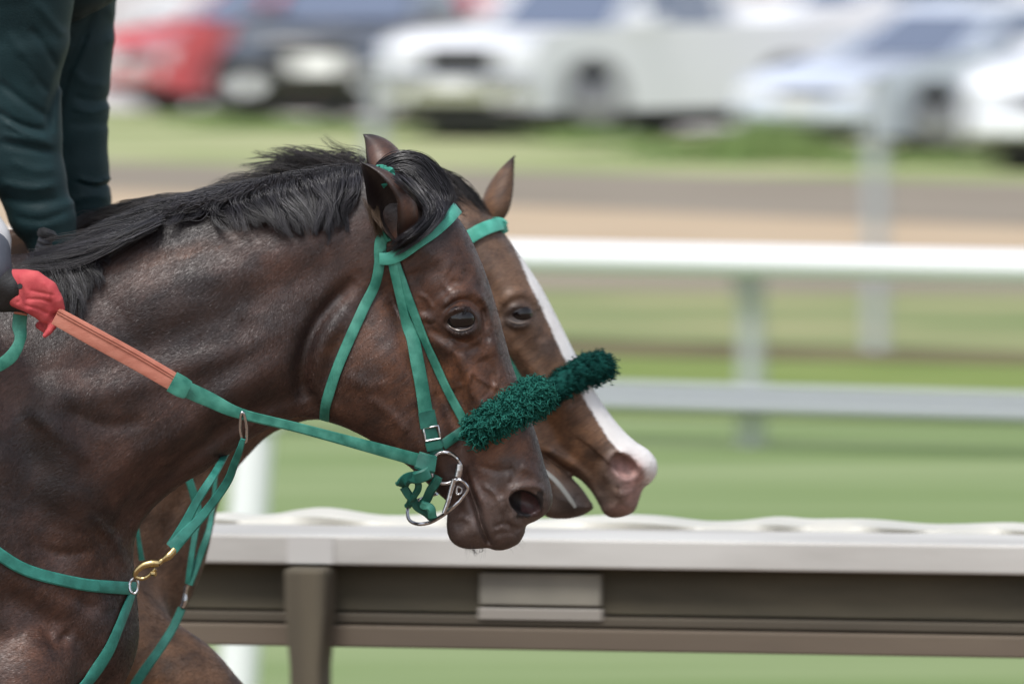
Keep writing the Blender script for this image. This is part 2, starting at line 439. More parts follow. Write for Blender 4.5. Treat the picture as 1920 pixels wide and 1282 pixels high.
st1 = [ # jaw edge, throat
 (cx_([(668,520),(628,560),(592,605),(572,655),(566,705),(578,750)]), 17, -19), (cx_([(640,590),(608,640),(598,700),(610,750),(650,785)]), 17, 8),
 (cx_([(740,520),(700,560),(670,600)]), 30, -5),
 # neck muscles
 (cx_([(560,735),(470,770),(380,830),(300,900),(235,975)]), 20, -14), (cx_([(575,650),(450,720),(330,800),(220,900),(170,1000)]), 40, 12),
 (cx_([(640,500),(520,540),(400,600),(250,660),(120,700)]), 34, -7), (cx_([(640,430),(520,470),(380,520),(240,560)]), 34, 6), (cx_([(520,500),(400,470),(270,490)]), 16, -2),
 (cx_([(540,610),(440,650),(330,690),(200,730),(80,720)]), 26, 6), (cx_([(600,560),(520,600),(440,600)]), 22, -4), (cx_([(480,660),(400,715),(340,780),(250,830)]), 24, -4),
 (cx_([(470,800),(400,850),(320,905),(270,960)]), 14, 7),
 # shoulder
 (cx_([(10,700),(60,830),(90,960),(110,1080)]), 40, -13), (cx_([(90,690),(130,820),(150,950),(190,1080)]), 40, 13), (cx_([(0,1090),(80,1140),(150,1190),(180,1260)]), 28, -13),
 (cx_([(60,1170),(80,1230),(60,1290)]), 34, 14), (cx_([(190,1120),(225,1190),(215,1260)]), 26, 10), (cx_([(130,1100),(200,1140),(250,1120)]), 12, -5),
 (cx_([(0,830),(80,900),(180,930)]), 30, 6), (cx_([(95,1165),(110,1195),(135,1175)]), 9, -13),
 # forehead, brow
 (cx_([(826,572),(842,553),(868,541),(893,548),(907,568)]), 10, 9), (cx_([(800,590),(815,560),(840,540)]), 16, -5), (cx_([(902,575),(911,600),(915,640)]), 10, -7),
 (cx_([(890,470),(912,560),(930,630),(948,700),(965,760)]), 14, 3), (cx_([(865,480),(888,540),(905,610),(920,680),(932,740)]), 14, -3),
 (cx_([(845,520),(858,530),(875,520),(868,500)]), 8, -4), (cx_([(780,450),(820,480),(850,500)]), 22, 5), (cx_([(775,500),(790,545),(800,590)]), 22, -7),
 # cheek and face
 (cx_([(800,628),(840,650),(872,690),(896,740),(905,775)]), 15, 8), (cx_([(790,600),(830,628),(870,640),(905,650)]), 9, -4), (cx_([(905,665),(920,700),(925,745)]), 12, -7),
 (cx_([(855,720),(872,760),(880,800)]), 13, -8), (cx_([(820,660),(835,720),(850,790),(862,830)]), 16, -5), (cx_([(720,640),(760,700),(790,760)]), 26, 4),
 (cx_([(868,655),(884,690),(908,712),(934,724)]), 4.5, 3), (cx_([(936,695),(926,730),(906,752),(896,780)]), 5, 3), (cx_([(884,690),(880,720),(888,745)]), 3.5, 3.5),
 (cx_([(905,548),(914,578),(918,620),(930,665)]), 9, 4), (cx_([(897,556),(906,580),(908,615)]), 6, -5), (cx_([(780,640),(800,690),(818,740)]), 12, 4), (cx_([(845,655),(858,690),(866,720)]), 8, -5),
 (cx_([(812,575),(800,555),(786,548)]), 4, 3), (cx_([(818,600),(806,604),(796,600)]), 3.5, -3), (cx_([(842,636),(862,645),(888,640),(902,628)]), 4, 3.5), (cx_([(848,650),(866,657),(888,652)]), 4, -2.5),
 (cx_([(838,566),(856,553),(880,550)]), 3.5, 3), (cx_([(900,868),(930,880),(955,876)]), 7, -3), (cx_([(905,905),(930,925),(945,960)]), 5, 3), (cx_([(925,985),(945,978),(968,985)]), 4, -3.5), (cx_([(900,960),(908,985),(915,1005)]), 3.5, 3),
 (cx_([(850,975),(866,966),(880,975)]), 5, 4), (cx_([(955,870),(962,890),(955,905)]), 6, -4), (cx_([(735,560),(760,640),(772,700)]), 10, -3), (cx_([(690,740),(730,770),(765,810)]), 10, 4), (cx_([(650,700),(690,720),(730,715)]), 14, 3),
 (cx_([(440,580),(500,600),(560,590)]), 22, 4), (cx_([(360,640),(420,640),(480,620)]), 20, -3), (cx_([(290,560),(350,540),(420,540)]), 24, -3),
 (cx_([(130,760),(200,790),(280,780)]), 16, -5), (cx_([(60,760),(120,800),(180,860)]), 14, 5), (cx_([(180,960),(220,1010),(240,1060)]), 9, 5), (cx_([(60,1000),(120,1030),(190,1020)]), 14, -4), (cx_([(150,1180),(170,1230),(150,1280)]), 18, -5),
 # eyelids
 (cx_([(832,601),(840,583),(858,574),(880,576),(894,590),(897,606)]), 4.5, 8), (cx_([(833,604),(845,616),(862,621),(882,618),(896,607)]), 4, 6.5),
 (cx_([(836,575),(855,561),(880,561),(899,578)]), 4, -4), (cx_([(842,627),(862,633),(885,630)]), 4, -3), (cx_([(838,638),(862,646),(890,640)]), 5, -2),
 # muzzle
 (cx_([(872,878),(882,915),(893,945),(903,980),(914,1010),(920,1024)]), 5.5, -16), (cx_([(884,900),(905,940),(918,975),(928,1005)]), 9, 4), (cx_([(862,905),(875,945),(885,975),(893,1005)]), 10, 5),
 (cx_([(945,945),(948,975),(962,990),(985,985)]), 6, -6), (cx_([(925,865),(935,900),(942,930)]), 14, -4), (cx_([(975,870),(1000,880),(1015,900)]), 10, 5),
 (cx_([(955,950),(953,930),(962,915),(985,907),(1010,910),(1024,925)]), 6, 7), (cx_([(957,955),(965,975),(985,982),(1008,972),(1022,958)]), 7, 5),
 (cx_([(925,1000),(945,995),(970,1000)]), 5, -3), (cx_([(845,960),(860,985),(855,1010)]), 9, -3)]
dt1 = [(864,598,27,15,0,-7), (820,500,26,20,-30,-5), (700,560,60,40,30,3), (868,1000,26,20,0,4), (945,900,30,30,0,3), (60,880,60,90,10,-10), (330,560,120,50,-20,4)]
F1 = Field(15.0, out1, bl1, st1, dt1)
def PM(u, v, Y0=15.0): p = P(u, v, Y0); return (p.x, p.z)
def rng(px0, px1, Y0=15.0): return PM(px0, 0, Y0)[0], PM(px1, 0, Y0)[0]
def zz(v, Y0=15.0): return PM(960, v, Y0)[1]
def xx(u, Y0=15.0): return PM(u, 641, Y0)[0]
def legpts(spec, Y0):   # (u, v, dy, r px)
    out = []
    for (u, v, dy, r) in spec:
        p = P(u, v, Y0); out.append((p.x, Y0+dy, p.z, r*Y0/K))
    return out
FINE = .0021
X1 = axis([(xx(-1760), xx(-80), .02), (xx(-80), xx(540), .0045), (xx(540), xx(1056), FINE), (xx(1056), xx(1075), .01)])
Z1 = axis([(-.01, zz(1500), .02), (zz(1500), zz(1060), .0055), (zz(1060), zz(860), FINE), (zz(860), zz(540), .0025), (zz(540), zz(280), .0032), (zz(280), zz(240), .02)])
Y1 = np.concatenate([-axis([(0, .13, .0036), (.13, .35, .008)])[::-1][:-1], axis([(0, .13, .006), (.13, .35, .012)])])+15.0
legs1 = [legpts([(30,1290,-.10,100),(80,1480,-.14,88),(130,1700,-.14,58),(150,1760,-.14,52),(60,1980,-.14,34),(40,2050,-.14,42),(20,2130,-.14,40),(30,2180,-.14,62)], 15.0),
         legpts([(60,1290,.10,100),(-20,1480,.14,86),(-60,1690,.14,56),(-70,1740,.14,50),(-180,1930,.14,34),(-200,1990,.14,42),(-260,2040,.14,38),(-250,2100,.14,58)], 15.0),
         legpts([(-1400,1050,-.15,240),(-1330,1350,-.16,130),(-1420,1600,-.15,78),(-1500,1650,-.15,66),(-1450,2000,-.15,42),(-1440,2080,-.15,46),(-1400,2200,-.15,40),(-1390,2270,-.15,64)], 15.0),
         legpts([(-1400,1050,.15,240),(-1500,1350,.16,130),(-1680,1550,.15,78),(-1750,1590,.15,66),(-1740,1940,.15,42),(-1740,2010,.15,46),(-1700,2130,.15,40),(-1690,2190,.15,64)], 15.0)]
def fpt(F, u, v, Y0, extra=0.0):
    """point on the near surface of a field under photo pixel (u,v)"""
    Yc = Y0
    for _ in range(5):
        p = P(u, v, Yc); U, D, _, _ = F.U(np.array([[p.x]]), np.array([[p.z]])); t = math.sqrt(max(U[0,0], 0))*Y0/K; Yc = Y0-t
    return P(u, v, Yc-extra), t
nz, _t = fpt(F1, 990, 944, 15.0)
ez, _t2 = fpt(F1, 864, 600, 15.0)
carve1 = [((nz.x-.004, nz.y-.001, nz.z+.001), (.0285,.030,.019, rad(-28)), .004), ((nz.x-.004, 30-nz.y+.001, nz.z), (.0285,.030,.019, rad(-28)), .004)]
E1 = [dict(base=P(757,446,14.925), tip=P(674,304,14.895), bow=P(733,352,14.885), w=.040, open_dir=(-.68,-.73,.05), open_w=.95, wb=.85),
      dict(base=P(735,365,15.06), tip=P(681,252,15.075), bow=P(722,280,15.08), w=.040, open_dir=(-.95,.35,.1))]
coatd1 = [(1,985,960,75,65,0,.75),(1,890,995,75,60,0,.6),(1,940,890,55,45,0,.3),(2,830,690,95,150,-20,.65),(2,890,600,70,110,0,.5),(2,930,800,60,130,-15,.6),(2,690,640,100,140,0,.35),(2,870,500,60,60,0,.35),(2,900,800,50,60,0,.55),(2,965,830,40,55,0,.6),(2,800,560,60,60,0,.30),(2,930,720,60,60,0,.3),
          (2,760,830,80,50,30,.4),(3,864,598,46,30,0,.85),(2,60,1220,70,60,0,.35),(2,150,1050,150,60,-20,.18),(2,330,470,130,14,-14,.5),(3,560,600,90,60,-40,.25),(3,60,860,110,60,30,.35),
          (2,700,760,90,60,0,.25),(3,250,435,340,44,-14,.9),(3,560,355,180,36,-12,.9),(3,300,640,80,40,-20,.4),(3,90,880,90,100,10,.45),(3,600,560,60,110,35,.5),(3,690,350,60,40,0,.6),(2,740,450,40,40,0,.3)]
h1 = empty('horse', (xx(-500), 15.0, 0), 'dark bay racehorse in front with green bridle, head lowered and black mane blown back', 'horse', 'racehorses galloping side by side')
def inner1(V, vu, vv, col):      # nostril hollows coloured black to stand in for shade, pink lining deepest inside
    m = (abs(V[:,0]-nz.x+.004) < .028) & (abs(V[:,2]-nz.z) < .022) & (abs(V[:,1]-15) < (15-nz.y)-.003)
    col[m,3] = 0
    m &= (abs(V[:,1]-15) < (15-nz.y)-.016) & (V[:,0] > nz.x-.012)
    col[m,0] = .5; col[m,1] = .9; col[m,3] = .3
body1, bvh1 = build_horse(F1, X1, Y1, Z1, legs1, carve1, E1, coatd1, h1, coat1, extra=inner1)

# ---------------- horse 2 (far side)
Y2 = 15.78
out2 = poly([(-1400,640,160),(-1100,560,160),(-700,590,140),(-300,500,80),(-50,440,60),(100,425,45),(200,418,40),(300,402,40),(400,385,40),(500,362,40),(600,338,40),(700,326,40),(790,322,48),(845,332,60),(885,365,90),(915,398,110),
 (940,430,120),(965,465,125),(990,500,120),(1014,537,110),(1037,580,100),(1058,622,85),(1078,662,75),(1100,705,68),(1122,745,64),(1145,778,60),(1168,806,58),(1192,828,56),(1215,843,52),(1230,862,48),(1232,884,44),(1222,902,40),(1206,916,36),
 (1198,938,32),(1190,957,30),(1172,967,30),(1148,970,28),(1132,962,24),(1122,944,20),(1109,922,18),(1092,903,18),(1076,892,16),(1074,896,16),(1090,914,18),(1104,934,20),(1112,952,22),(1088,967,28),(1055,972,30),(1025,968,32),
 (1000,945,36),(950,915,42),(880,880,50),(800,840,56),(740,808,56),(690,800,50),(640,792,50),(590,786,50),(545,796,55),(505,815,60),(470,848,60),(432,895,60),(408,950,60),(397,1000,60),(385,1050,66),(365,1105,70),(338,1160,75),
 (310,1230,80),(220,1320,90),(0,1380,120),(-400,1440,160),(-800,1380,170),(-1100,1260,170),(-1350,1050,150),(-1430,820,150)])
bl2 = [((880,440,95,88),(985,590,100,102)), ((974,586,50,114),(980,592,50,114)), ((985,590,110,94),(1110,780,85,58)), ((1110,780,85,58),(1175,880,72,62)), ((1160,920,60,52),(1150,940,50,44)),
       ((850,610,120,80),(960,820,85,56)), ((960,820,85,50),(1070,940,50,36)), ((820,450,140,70),(640,560,220,92)), ((640,560,220,92),(430,690,280,115)), ((430,690,280,115),(200,870,360,160)),
       ((200,870,360,160),(0,950,430,220)), ((0,950,430,220),(-900,900,430,300)), ((240,1080,160,140),(150,1200,180,160))]
st2 = [(cx_([(940,570),(953,553),(975,545),(995,552),(1008,570)]), 9, 8), (cx_([(945,590),(955,576),(972,569),(990,574),(1000,588)]), 4.5, 5), (cx_([(947,596),(960,606),(978,608),(996,599)]), 4, 4),
 (cx_([(1008,575),(1015,600),(1015,640)]), 12, -6), (cx_([(960,640),(1000,690),(1030,740)]), 15, 7), (cx_([(1000,500),(1030,570),(1060,640),(1090,700)]), 9, -5),
 (cx_([(1040,690),(1060,720),(1080,760)]), 14, -6), (cx_([(1140,905),(1133,880),(1140,858),(1160,845),(1185,848)]), 7, 7), (cx_([(1145,915),(1165,925),(1195,915),(1212,895)]), 7, 3),
 (cx_([(1125,850),(1115,890),(1125,930)]), 12, -5), (cx_([(1012,846),(1035,862),(1060,880),(1082,898)]), 6, -16), (cx_([(1000,880),(1040,900),(1080,935)]), 16, 5), (cx_([(1030,840),(1070,865),(1110,905)]), 8, 6), (cx_([(900,520),(930,560),(945,600)]), 20, -6),
 (cx_([(430,830),(380,930),(345,1050),(300,1150)]), 26, 8), (cx_([(400,850),(330,950),(290,1080)]), 16, -8)]
dt2 = [(973,589,24,12,0,-7)]
F2 = Field(Y2, out2, bl2, st2, dt2)
X2 = axis([(xx(-1500,Y2), xx(150,Y2), .025), (xx(150,Y2), xx(830,Y2), .006), (xx(830,Y2), xx(1245,Y2), .0026), (xx(1245,Y2), xx(1265,Y2), .01)])
Z2 = axis([(-.01, zz(1500,Y2), .025), (zz(1500,Y2), zz(1000,Y2), .006), (zz(1000,Y2), zz(820,Y2), .0024), (zz(820,Y2), zz(300,Y2), .0035), (zz(300,Y2), zz(260,Y2), .02)])
Y2a = np.concatenate([-axis([(0, .12, .004), (.12, .34, .010)])[::-1][:-1], axis([(0, .12, .007), (.12, .34, .014)])])+Y2
legs2 = [legpts([(190,1180,-.13,120),(330,1275,-.14,88),(520,1400,-.14,62),(640,1480,-.14,50),(690,1520,-.14,48),(850,1700,-.14,32),(890,1750,-.14,40),(950,1800,-.14,38),(980,1830,-.14,56)], Y2),
         legpts([(150,1220,.13,120),(100,1450,.14,84),(60,1640,.14,54),(50,1690,.14,50),(-60,1920,.14,33),(-80,1980,.14,40),(-120,2050,.14,38),(-110,2110,.14,58)], Y2),
         legpts([(-1150,1050,-.15,230),(-1080,1350,-.16,120),(-1180,1600,-.15,74),(-1250,1650,-.15,62),(-1200,1960,-.15,40),(-1190,2030,-.15,44),(-1150,2130,-.15,38),(-1140,2170,-.15,60)], Y2),
         legpts([(-1150,1050,.15,230),(-1250,1350,.16,120),(-1430,1550,.15,74),(-1500,1590,.15,62),(-1490,1910,.15,40),(-1490,1980,.15,44),(-1450,2060,.15,38),(-1440,2110,.15,60)], Y2)]
n2, _a = fpt(F2, 1174, 876, Y2); e2, _b = fpt(F2, 973, 588, Y2)
carve2 = [((n2.x-.002, n2.y-.001, n2.z+.002), (.027,.028,.018, rad(-42)), .004), ((n2.x-.002, 2*Y2-n2.y+.001, n2.z), (.027,.028,.018, rad(-42)), .004)]
E2 = [dict(base=P(918,430,Y2+.055), tip=P(965,291,Y2+.05), bow=P(936,350,Y2+.075), w=.027, open_dir=(.75,.6,.2)),
      dict(base=P(840,440,Y2-.055), tip=P(775,350,Y2-.06), bow=P(805,370,Y2-.07), w=.036, open_dir=(-.8,-.5,.2))]
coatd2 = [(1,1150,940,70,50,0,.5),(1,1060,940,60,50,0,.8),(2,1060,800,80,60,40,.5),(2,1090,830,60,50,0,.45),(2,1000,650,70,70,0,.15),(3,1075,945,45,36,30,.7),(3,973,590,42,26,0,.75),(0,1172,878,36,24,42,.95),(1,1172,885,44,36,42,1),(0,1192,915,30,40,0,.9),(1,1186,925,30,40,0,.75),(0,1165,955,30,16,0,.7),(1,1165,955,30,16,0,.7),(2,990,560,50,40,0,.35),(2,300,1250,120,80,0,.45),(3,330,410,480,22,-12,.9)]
prof2 = np.array(cr([(940,430),(965,465),(990,500),(1014,537),(1037,580),(1058,622),(1078,662),(1100,705),(1122,745),(1145,778),(1168,806),(1192,828),(1215,843),(1232,865),(1235,880)], 6))
bw2 = np.interp(np.arange(len(prof2)), [0,8,16,30,50,66,74,84], [-8,3,15,20,24,34,52,60])
def blaze2(V, vu, vv, col):
    m = np.where(vu > 900)[0]
    d = np.hypot(vu[m][:,None]-prof2[:,0], vv[m][:,None]-prof2[:,1]); k = d.argmin(1); dm = d.min(1)
    val = np.clip(.5+(bw2[k]-dm)/9, 0, 1)
    low = vv[m] > 905
    val = np.where(low, 0, val)
    col[m,0] = np.maximum(col[m,0], val)
    # pink lip under the nostril
h2 = empty('horse', (xx(-300), Y2, 0), 'bay racehorse behind with white blaze, pink nostril and open mouth', 'horse', 'racehorses galloping side by side')
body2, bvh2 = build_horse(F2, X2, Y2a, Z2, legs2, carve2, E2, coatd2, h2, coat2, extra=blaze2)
# ------------------------------------------------------------------ the setting
def GH(u, v, h=0.0):
    d = ray(u, v); return CAMP + d*((h-CAMP.z)/d.z)
def ground_mat(name, c1, c2, sc, c3=None, stretch=(1,1,1)):
    m = mat(name, c1, .95, 0, .1, c2, sc, stretch, bump=.6, bscale=sc*4, bdist=.02, detail=8)
    return m
def strip(name, L0, R0, L1, R1, z, m):
    """ground band between two far/near edges given by the photo rows at u=200 and u=1900"""
    def row(a, b, u): return a+(b-a)*(min(max(u, -700), 2700)-200)/1700
    us = np.concatenate([np.linspace(-9000, -800, 12), np.linspace(-700, 2700, 24), np.linspace(2900, 11000, 12)]); vs = []
    for u in us: vs.append(GH(u, row(L0,R0,u))); 
    for u in us: vs.append(GH(u, row(L1,R1,u)))
    vs = [(p.x, p.y, z) for p in vs]; n = len(us)
    return tagit(link_mesh(name, vs, [(i+n, i+n+1, i+1, i) for i in range(n-1)], m, smooth=False), kind='structure')
base_gr = MB(); base_gr.add([(-1500,-60,0),(1500,-60,0),(1500,3000,0),(-1500,3000,0)], [(0,1,2,3)])
tagit(base_gr.build('ground', ground_mat('gravel', (.40,.37,.35), (.52,.49,.47), .8)), kind='structure')
tr = MB(); tr.add([(-90,-60,.006),(90,-60,.006),(90,19.3,.006),(-90,19.3,.006)], [(0,1,2,3)])
tagit(tr.build('dirt_track', ground_mat('track_dirt', (.16,.11,.08), (.24,.17,.12), 3)), kind='structure')
tf = MB(); tf.add([(-90,19.3,.010),(90,19.3,.010),(90,43,.010),(-90,43,.010)], [(0,1,2,3)])
turf = ground_mat('turf_green', (.150,.215,.078), (.245,.300,.150), .8, stretch=(.22,1.3,1))
tagit(tf.build('turf_course', turf), kind='structure')
strip('lawn', 655, 690, 770, 800, .016, ground_mat('yellow_turf', (.155,.21,.055), (.20,.25,.08), 1.2))
strip('path', 618, 668, 655, 690, .020, ground_mat('brown_edge', (.12,.10,.055), (.17,.15,.08), 1.5))
strip('lawn', 545, 560, 618, 668, .024, ground_mat('pale_turf', (.14,.20,.075), (.29,.29,.15), .40))
strip('path', 490, 505, 545, 560, .028, ground_mat('grey_dirt', (.24,.20,.17), (.28,.25,.18), .6))
strip('path', 362, 432, 490, 505, .032, ground_mat('tan_sand', (.42,.32,.22), (.47,.37,.26), .5))
strip('road', 312, 352, 362, 432, .036, ground_mat('brown_road', (.215,.185,.145), (.27,.235,.19), .3))
strip('verge', 214, 275, 312, 352, .040, ground_mat('verge_turf', (.22,.27,.11), (.40,.40,.23), .30))

M_white = mat('white_painted_metal', (.80,.81,.82), .35)
M_whiteold = mat('weathered_white_paint', (.54,.53,.50), .6, col2=(.37,.355,.33), nscale=4, stretch=(.35,1,1.6), detail=10, lo=.42, hi=.7)
M_cream = mat('cream_vinyl', (.62,.60,.53), .5, col2=(.50,.49,.44), nscale=4, bump=.4, bscale=14, bdist=.01)
M_grey = mat('galvanised_grey', (.42,.44,.46), .45, col2=(.36,.38,.41), nscale=6)
M_wood = mat('dark_timber', (.050,.045,.030), .8, col2=(.095,.082,.054), nscale=9, stretch=(.12,1,1), bump=.4, detail=8)
M_wood2 = mat('brown_timber', (.105,.082,.060), .8, col2=(.14,.11,.08), nscale=6, stretch=(.1,1,1), bump=.4)
M_post = mat('tan_timber', (.11,.092,.062), .85, col2=(.06,.05,.035), nscale=9, stretch=(1.5,1.5,.12), bump=.5)
def frame_from(a, b):
    d = (b-a); d.z = 0; L = d.length; d.normalize()
    return d, Vector((-d.y, d.x, 0)), L
# near rail -------------------------------------------------------
A = GH(400, 1000, .985); B = GH(1900, 1021, .985); dx, dy, L = frame_from(A, B)
M3 = Matrix((dx, dy, Vector((0,0,1)))).transposed()
nr = empty('rail', (A.x, A.y, 0), 'nearest rail, thick weathered white cap over dark timber boards just behind the horses', 'rail')
def bar(mb, t0, t1, o0, o1, z0, z1):
    c = A + dx*((t0+t1)/2) + dy*((o0+o1)/2); mb.box((c.x, c.y, (z0+z1)/2), (t1-t0, o1-o0, z1-z0), M=M3); return mb
T0, T1 = -5.2, 6.5
bar(MB(), T0, T1, 0, .30, .929, .985).build('cap_board', M_whiteold, nr, bevel=.006)
# wavy cover draped over the back of the cap
vs = []; fs = []; ns = 700; prof = [(0.30,-.001),(.305,.55),(.36,1.0),(.44,.9),(.46,.3),(.462,-.9),(.44,-2.0)]
for i in range(ns):
    t = T0+(T1-T0)*i/(ns-1); tw = t+.05*math.sin(t*5.1)+.03*math.sin(t*11.7+1); ph = (tw % .262)/.262
    hump = (.5-.5*math.cos(2*math.pi*ph**1.35))*(.008+.004*math.sin(t*3.7))+.007+.003*math.sin(t*7.3)+.002*math.sin(t*19)
    for (o, q) in prof:
        c = A+dx*t+dy*(o+.012*math.sin(2*math.pi*ph)*(q>.2)); vs.append((c.x, c.y, .985+hump*q*1.25+ (0.002 if q > 0 else 0)))
n_ = len(prof)
for i in range(ns-1):
    for k in range(n_-1): a = i*n_+k; fs.append((a, a+n_, a+n_+1, a+1))
link_mesh('wavy_cover', vs, fs, M_cream, nr)
bar(MB(), T0, T1, .05, .11, .841, .9265).build('board', M_wood, nr, bevel=.004)
bar(MB(), T0, T1, .035, .11, .819, .838).build('board', mat('mid_timber', (.060,.050,.036), .8, col2=(.085,.07,.05), nscale=6, stretch=(.1,1,1)), nr, bevel=.004)
bar(MB(), T0, T1, .02, .11, .776, .816).build('board', M_wood2, nr, bevel=.004)
def tpos(u):   # distance along the rail seen at photo column u
    best = min(np.linspace(T0, T1, 1200), key=lambda t: abs(topx(*(A+dx*t)[:])[0]-u)); return float(best)
for u in (585, 2900, -1730):
    t = tpos(u)
    mb = MB(); vs = []
    for z, hw in ((-.02,.028), (.74,.030), (.84,.039), (.926,.041)):
        for (a_, b_) in ((-1,0),(1,0),(1,1),(-1,1)):
            c = A+dx*(t+a_*hw)+dy*(-.05 if b_ == 0 else .0475); vs.append((c.x, c.y, z))
    mb.add(vs, [(i*4+k, i*4+(k+1) % 4, i*4+4+(k+1) % 4, i*4+4+k) for i in range(3) for k in range(4)]+[(3,2,1,0),(12,13,14,15)])
    mb.build('post', M_post, nr, bevel=.010)
    bar(MB(), t-.045, t+.045, -.004, .0, .931, .983).build('splice_plate', mat('splice_grey', (.50,.49,.47), .6), nr, bevel=.002)
t = tpos(1008)
pl = bar(MB(), t-.115, t+.115, .030, .048, .858, .918).build('plaque', mat('plaque_grey', (.26,.245,.20), .6, col2=(.19,.18,.15), nscale=5), nr, bevel=.003)
bar(MB(), t-.118, t+.118, .030, .048, .830, .853).build('plaque', mat('plaque_lower', (.27,.25,.22), .6), nr, bevel=.003)
# white inner rail ------------------------------------------------
A2 = GH(980, 452, .84); B2 = GH(1900, 470, .84); d2, o2, L2 = frame_from(A2, B2)
wr = empty('rail', (A2.x, A2.y, 0), 'white tubular rail crossing the turf behind the horses\' heads', 'rail')
def oval(mb, t0, t1, o, z, ry, rz_, n=16, A=A2, d=d2, of=o2, segs=1):
    vs = []; fs = []
    for i, t in enumerate((t0, t1)):
        for k in range(n):
            q = 2*math.pi*k/n; c = A+d*t+of*(o+ry*math.cos(q)); vs.append((c.x, c.y, z+rz_*math.sin(q)))
    for k in range(n): l = (k+1) % n; fs.append((k, l, n+l, n+k))
    fs += [tuple(range(n))[::-1], tuple(range(n, 2*n))]
    return mb.add(vs, fs)
oval(MB(), -12, 16, 0, .775, .085, .066).build('top_rail', M_white, wr, True)
mb = oval(MB(), -12, 16, .02, .243, .035, .027); oval(mb, -12, 16, -.01, .183, .045, .034)
mb.build('lower_rail', mat('grey_white_rail', (.36,.38,.40), .5), wr, True)
def t2(u): return float(min(np.linspace(-12, 16, 1500), key=lambda t: abs(topx(*(A2+d2*t)[:])[0]-u)))
for u in (1388, 180, 2600):
    t = t2(u); c = A2+d2*t+o2*.1
    mb = MB().tube([(c.x, c.y, 0), (c.x, c.y, .70)], .045, 12); mb.tube([(c.x, c.y, .60), (c.x-o2.x*.06, c.y-o2.y*.06, .76)], .05, 10)
    mb.build('post', mat('post_grey', (.40,.43,.42), .5), wr, True)
# white post behind the near rail
c = GH(455, 1500, 0); pA = P(450, 1500, 24); pB = P(478, 790, 24)
wp = MB().tube([(pA.x-.02, 24, -.02), (pB.x, 24, pB.z)], .050, 20)
wp.tube([(pB.x, 24, pB.z-.03), (pB.x+.001, 24, pB.z+.01)], .058, 20)
tagit(wp.build('post', M_white, None, True, bevel=.004), 'slim leaning white post standing on the turf between the near rail and the horses\' chests', 'post')
# wire fence posts
for (u, v0, v1, lab) in ((1642, 668, 150, 'grey metal fence post on the right, rising past the silver car'), (705, 600, 118, 'grey metal fence post rising in front of the black pickup')):
    g = GH(u, v0); top = P(u, v1, g.y)
    mb = MB().tube([(g.x, g.y, 0), (g.x, g.y, top.z)], .045, 12); mb.tube([(g.x, g.y, top.z), (g.x, g.y, top.z+.03)], [.055, .02], 12)
    tagit(mb.build('fence_post', M_grey, None, True), lab, 'fence post', 'wire fence posts')

# weeds and longer grass along the far verge: too many blades to count
vs = []; fs = []; rw = random.Random(4)
for (u, v, w_, h_, n_) in ((1425,312,.8,.40,260),(1280,300,.9,.14,200),(870,262,.9,.16,220),(1110,275,.8,.16,200),(560,250,1.2,.14,200),(400,232,1.0,.12,150),(1750,318,1.2,.14,240)):
    g = GH(u, v)
    for i in range(n_):
        x = g.x+rw.gauss(0, w_*.5); y = g.y+rw.gauss(0, .5); hh = h_*rw.uniform(.4, 1.1)*math.exp(-((x-g.x)/w_)**2)+.05; a_ = rw.uniform(0, 3.14); l_ = rw.uniform(-.4, .4)*hh
        b0 = len(vs); c_, s_ = math.cos(a_)*.025, math.sin(a_)*.025
        vs += [(x-c_, y-s_, 0), (x+c_, y+s_, 0), (x+c_*1.6+l_*.4, y+s_*1.6, hh*.6), (x-c_*1.6+l_*.4, y-s_*1.6, hh*.6), (x+l_, y, hh)]
        fs += [(b0, b0+1, b0+2, b0+3), (b0+3, b0+2, b0+4)]
tagit(link_mesh('weeds', vs, fs, mat('weed_green', (.12,.20,.06), .8, col2=(.20,.27,.09), nscale=3), smooth=False), 'patches of longer green grass and weeds in front of the parked vehicles', 'weeds', kind='stuff')
# ------------------------------------------------------------------ tack
def web_mat(name, c, c2, rough=.5, rib=900):
    m = mat(name, c, rough, 0, .4, c2, 42, (1,1,1), bump=.5, bscale=rib, bdist=.001, detail=9, lo=.36, hi=.66)
    return m
M_web = web_mat('green_webbing', (.018,.145,.103), (.062,.27,.20))
M_webd = web_mat('dark_green_webbing', (.008,.080,.060), (.020,.14,.105), .45)
M_webl = web_mat('bright_green_webbing', (.045,.29,.21), (.090,.42,.32))
M_webb = web_mat('breast_webbing', (.016,.135,.105), (.035,.23,.185), .5)
M_steel = mat('steel', (.62,.62,.64), .22, metal=1, col2=(.45,.45,.47), nscale=300)
M_brass = mat('brass', (.55,.42,.20), .32, metal=1, col2=(.38,.29,.14), nscale=400)
M_rub = mat('orange_rubber', (.44,.150,.100), .7, col2=(.55,.215,.150), nscale=90, stretch=(.3,1,1), bump=.5, bscale=700, bdist=.001)
M_black = mat('black_strap', (.012,.012,.013), .5)
def hit(bvh, u, v, Y0):
    d = ray(u, v).normalized()
    h = bvh.ray_cast(CAMP, d)
    if h[0] is not None and h[0].y < Y0+.01: return h[0], h[1]
    return P(u, v, Y0-.012), Vector((0,-1,0))
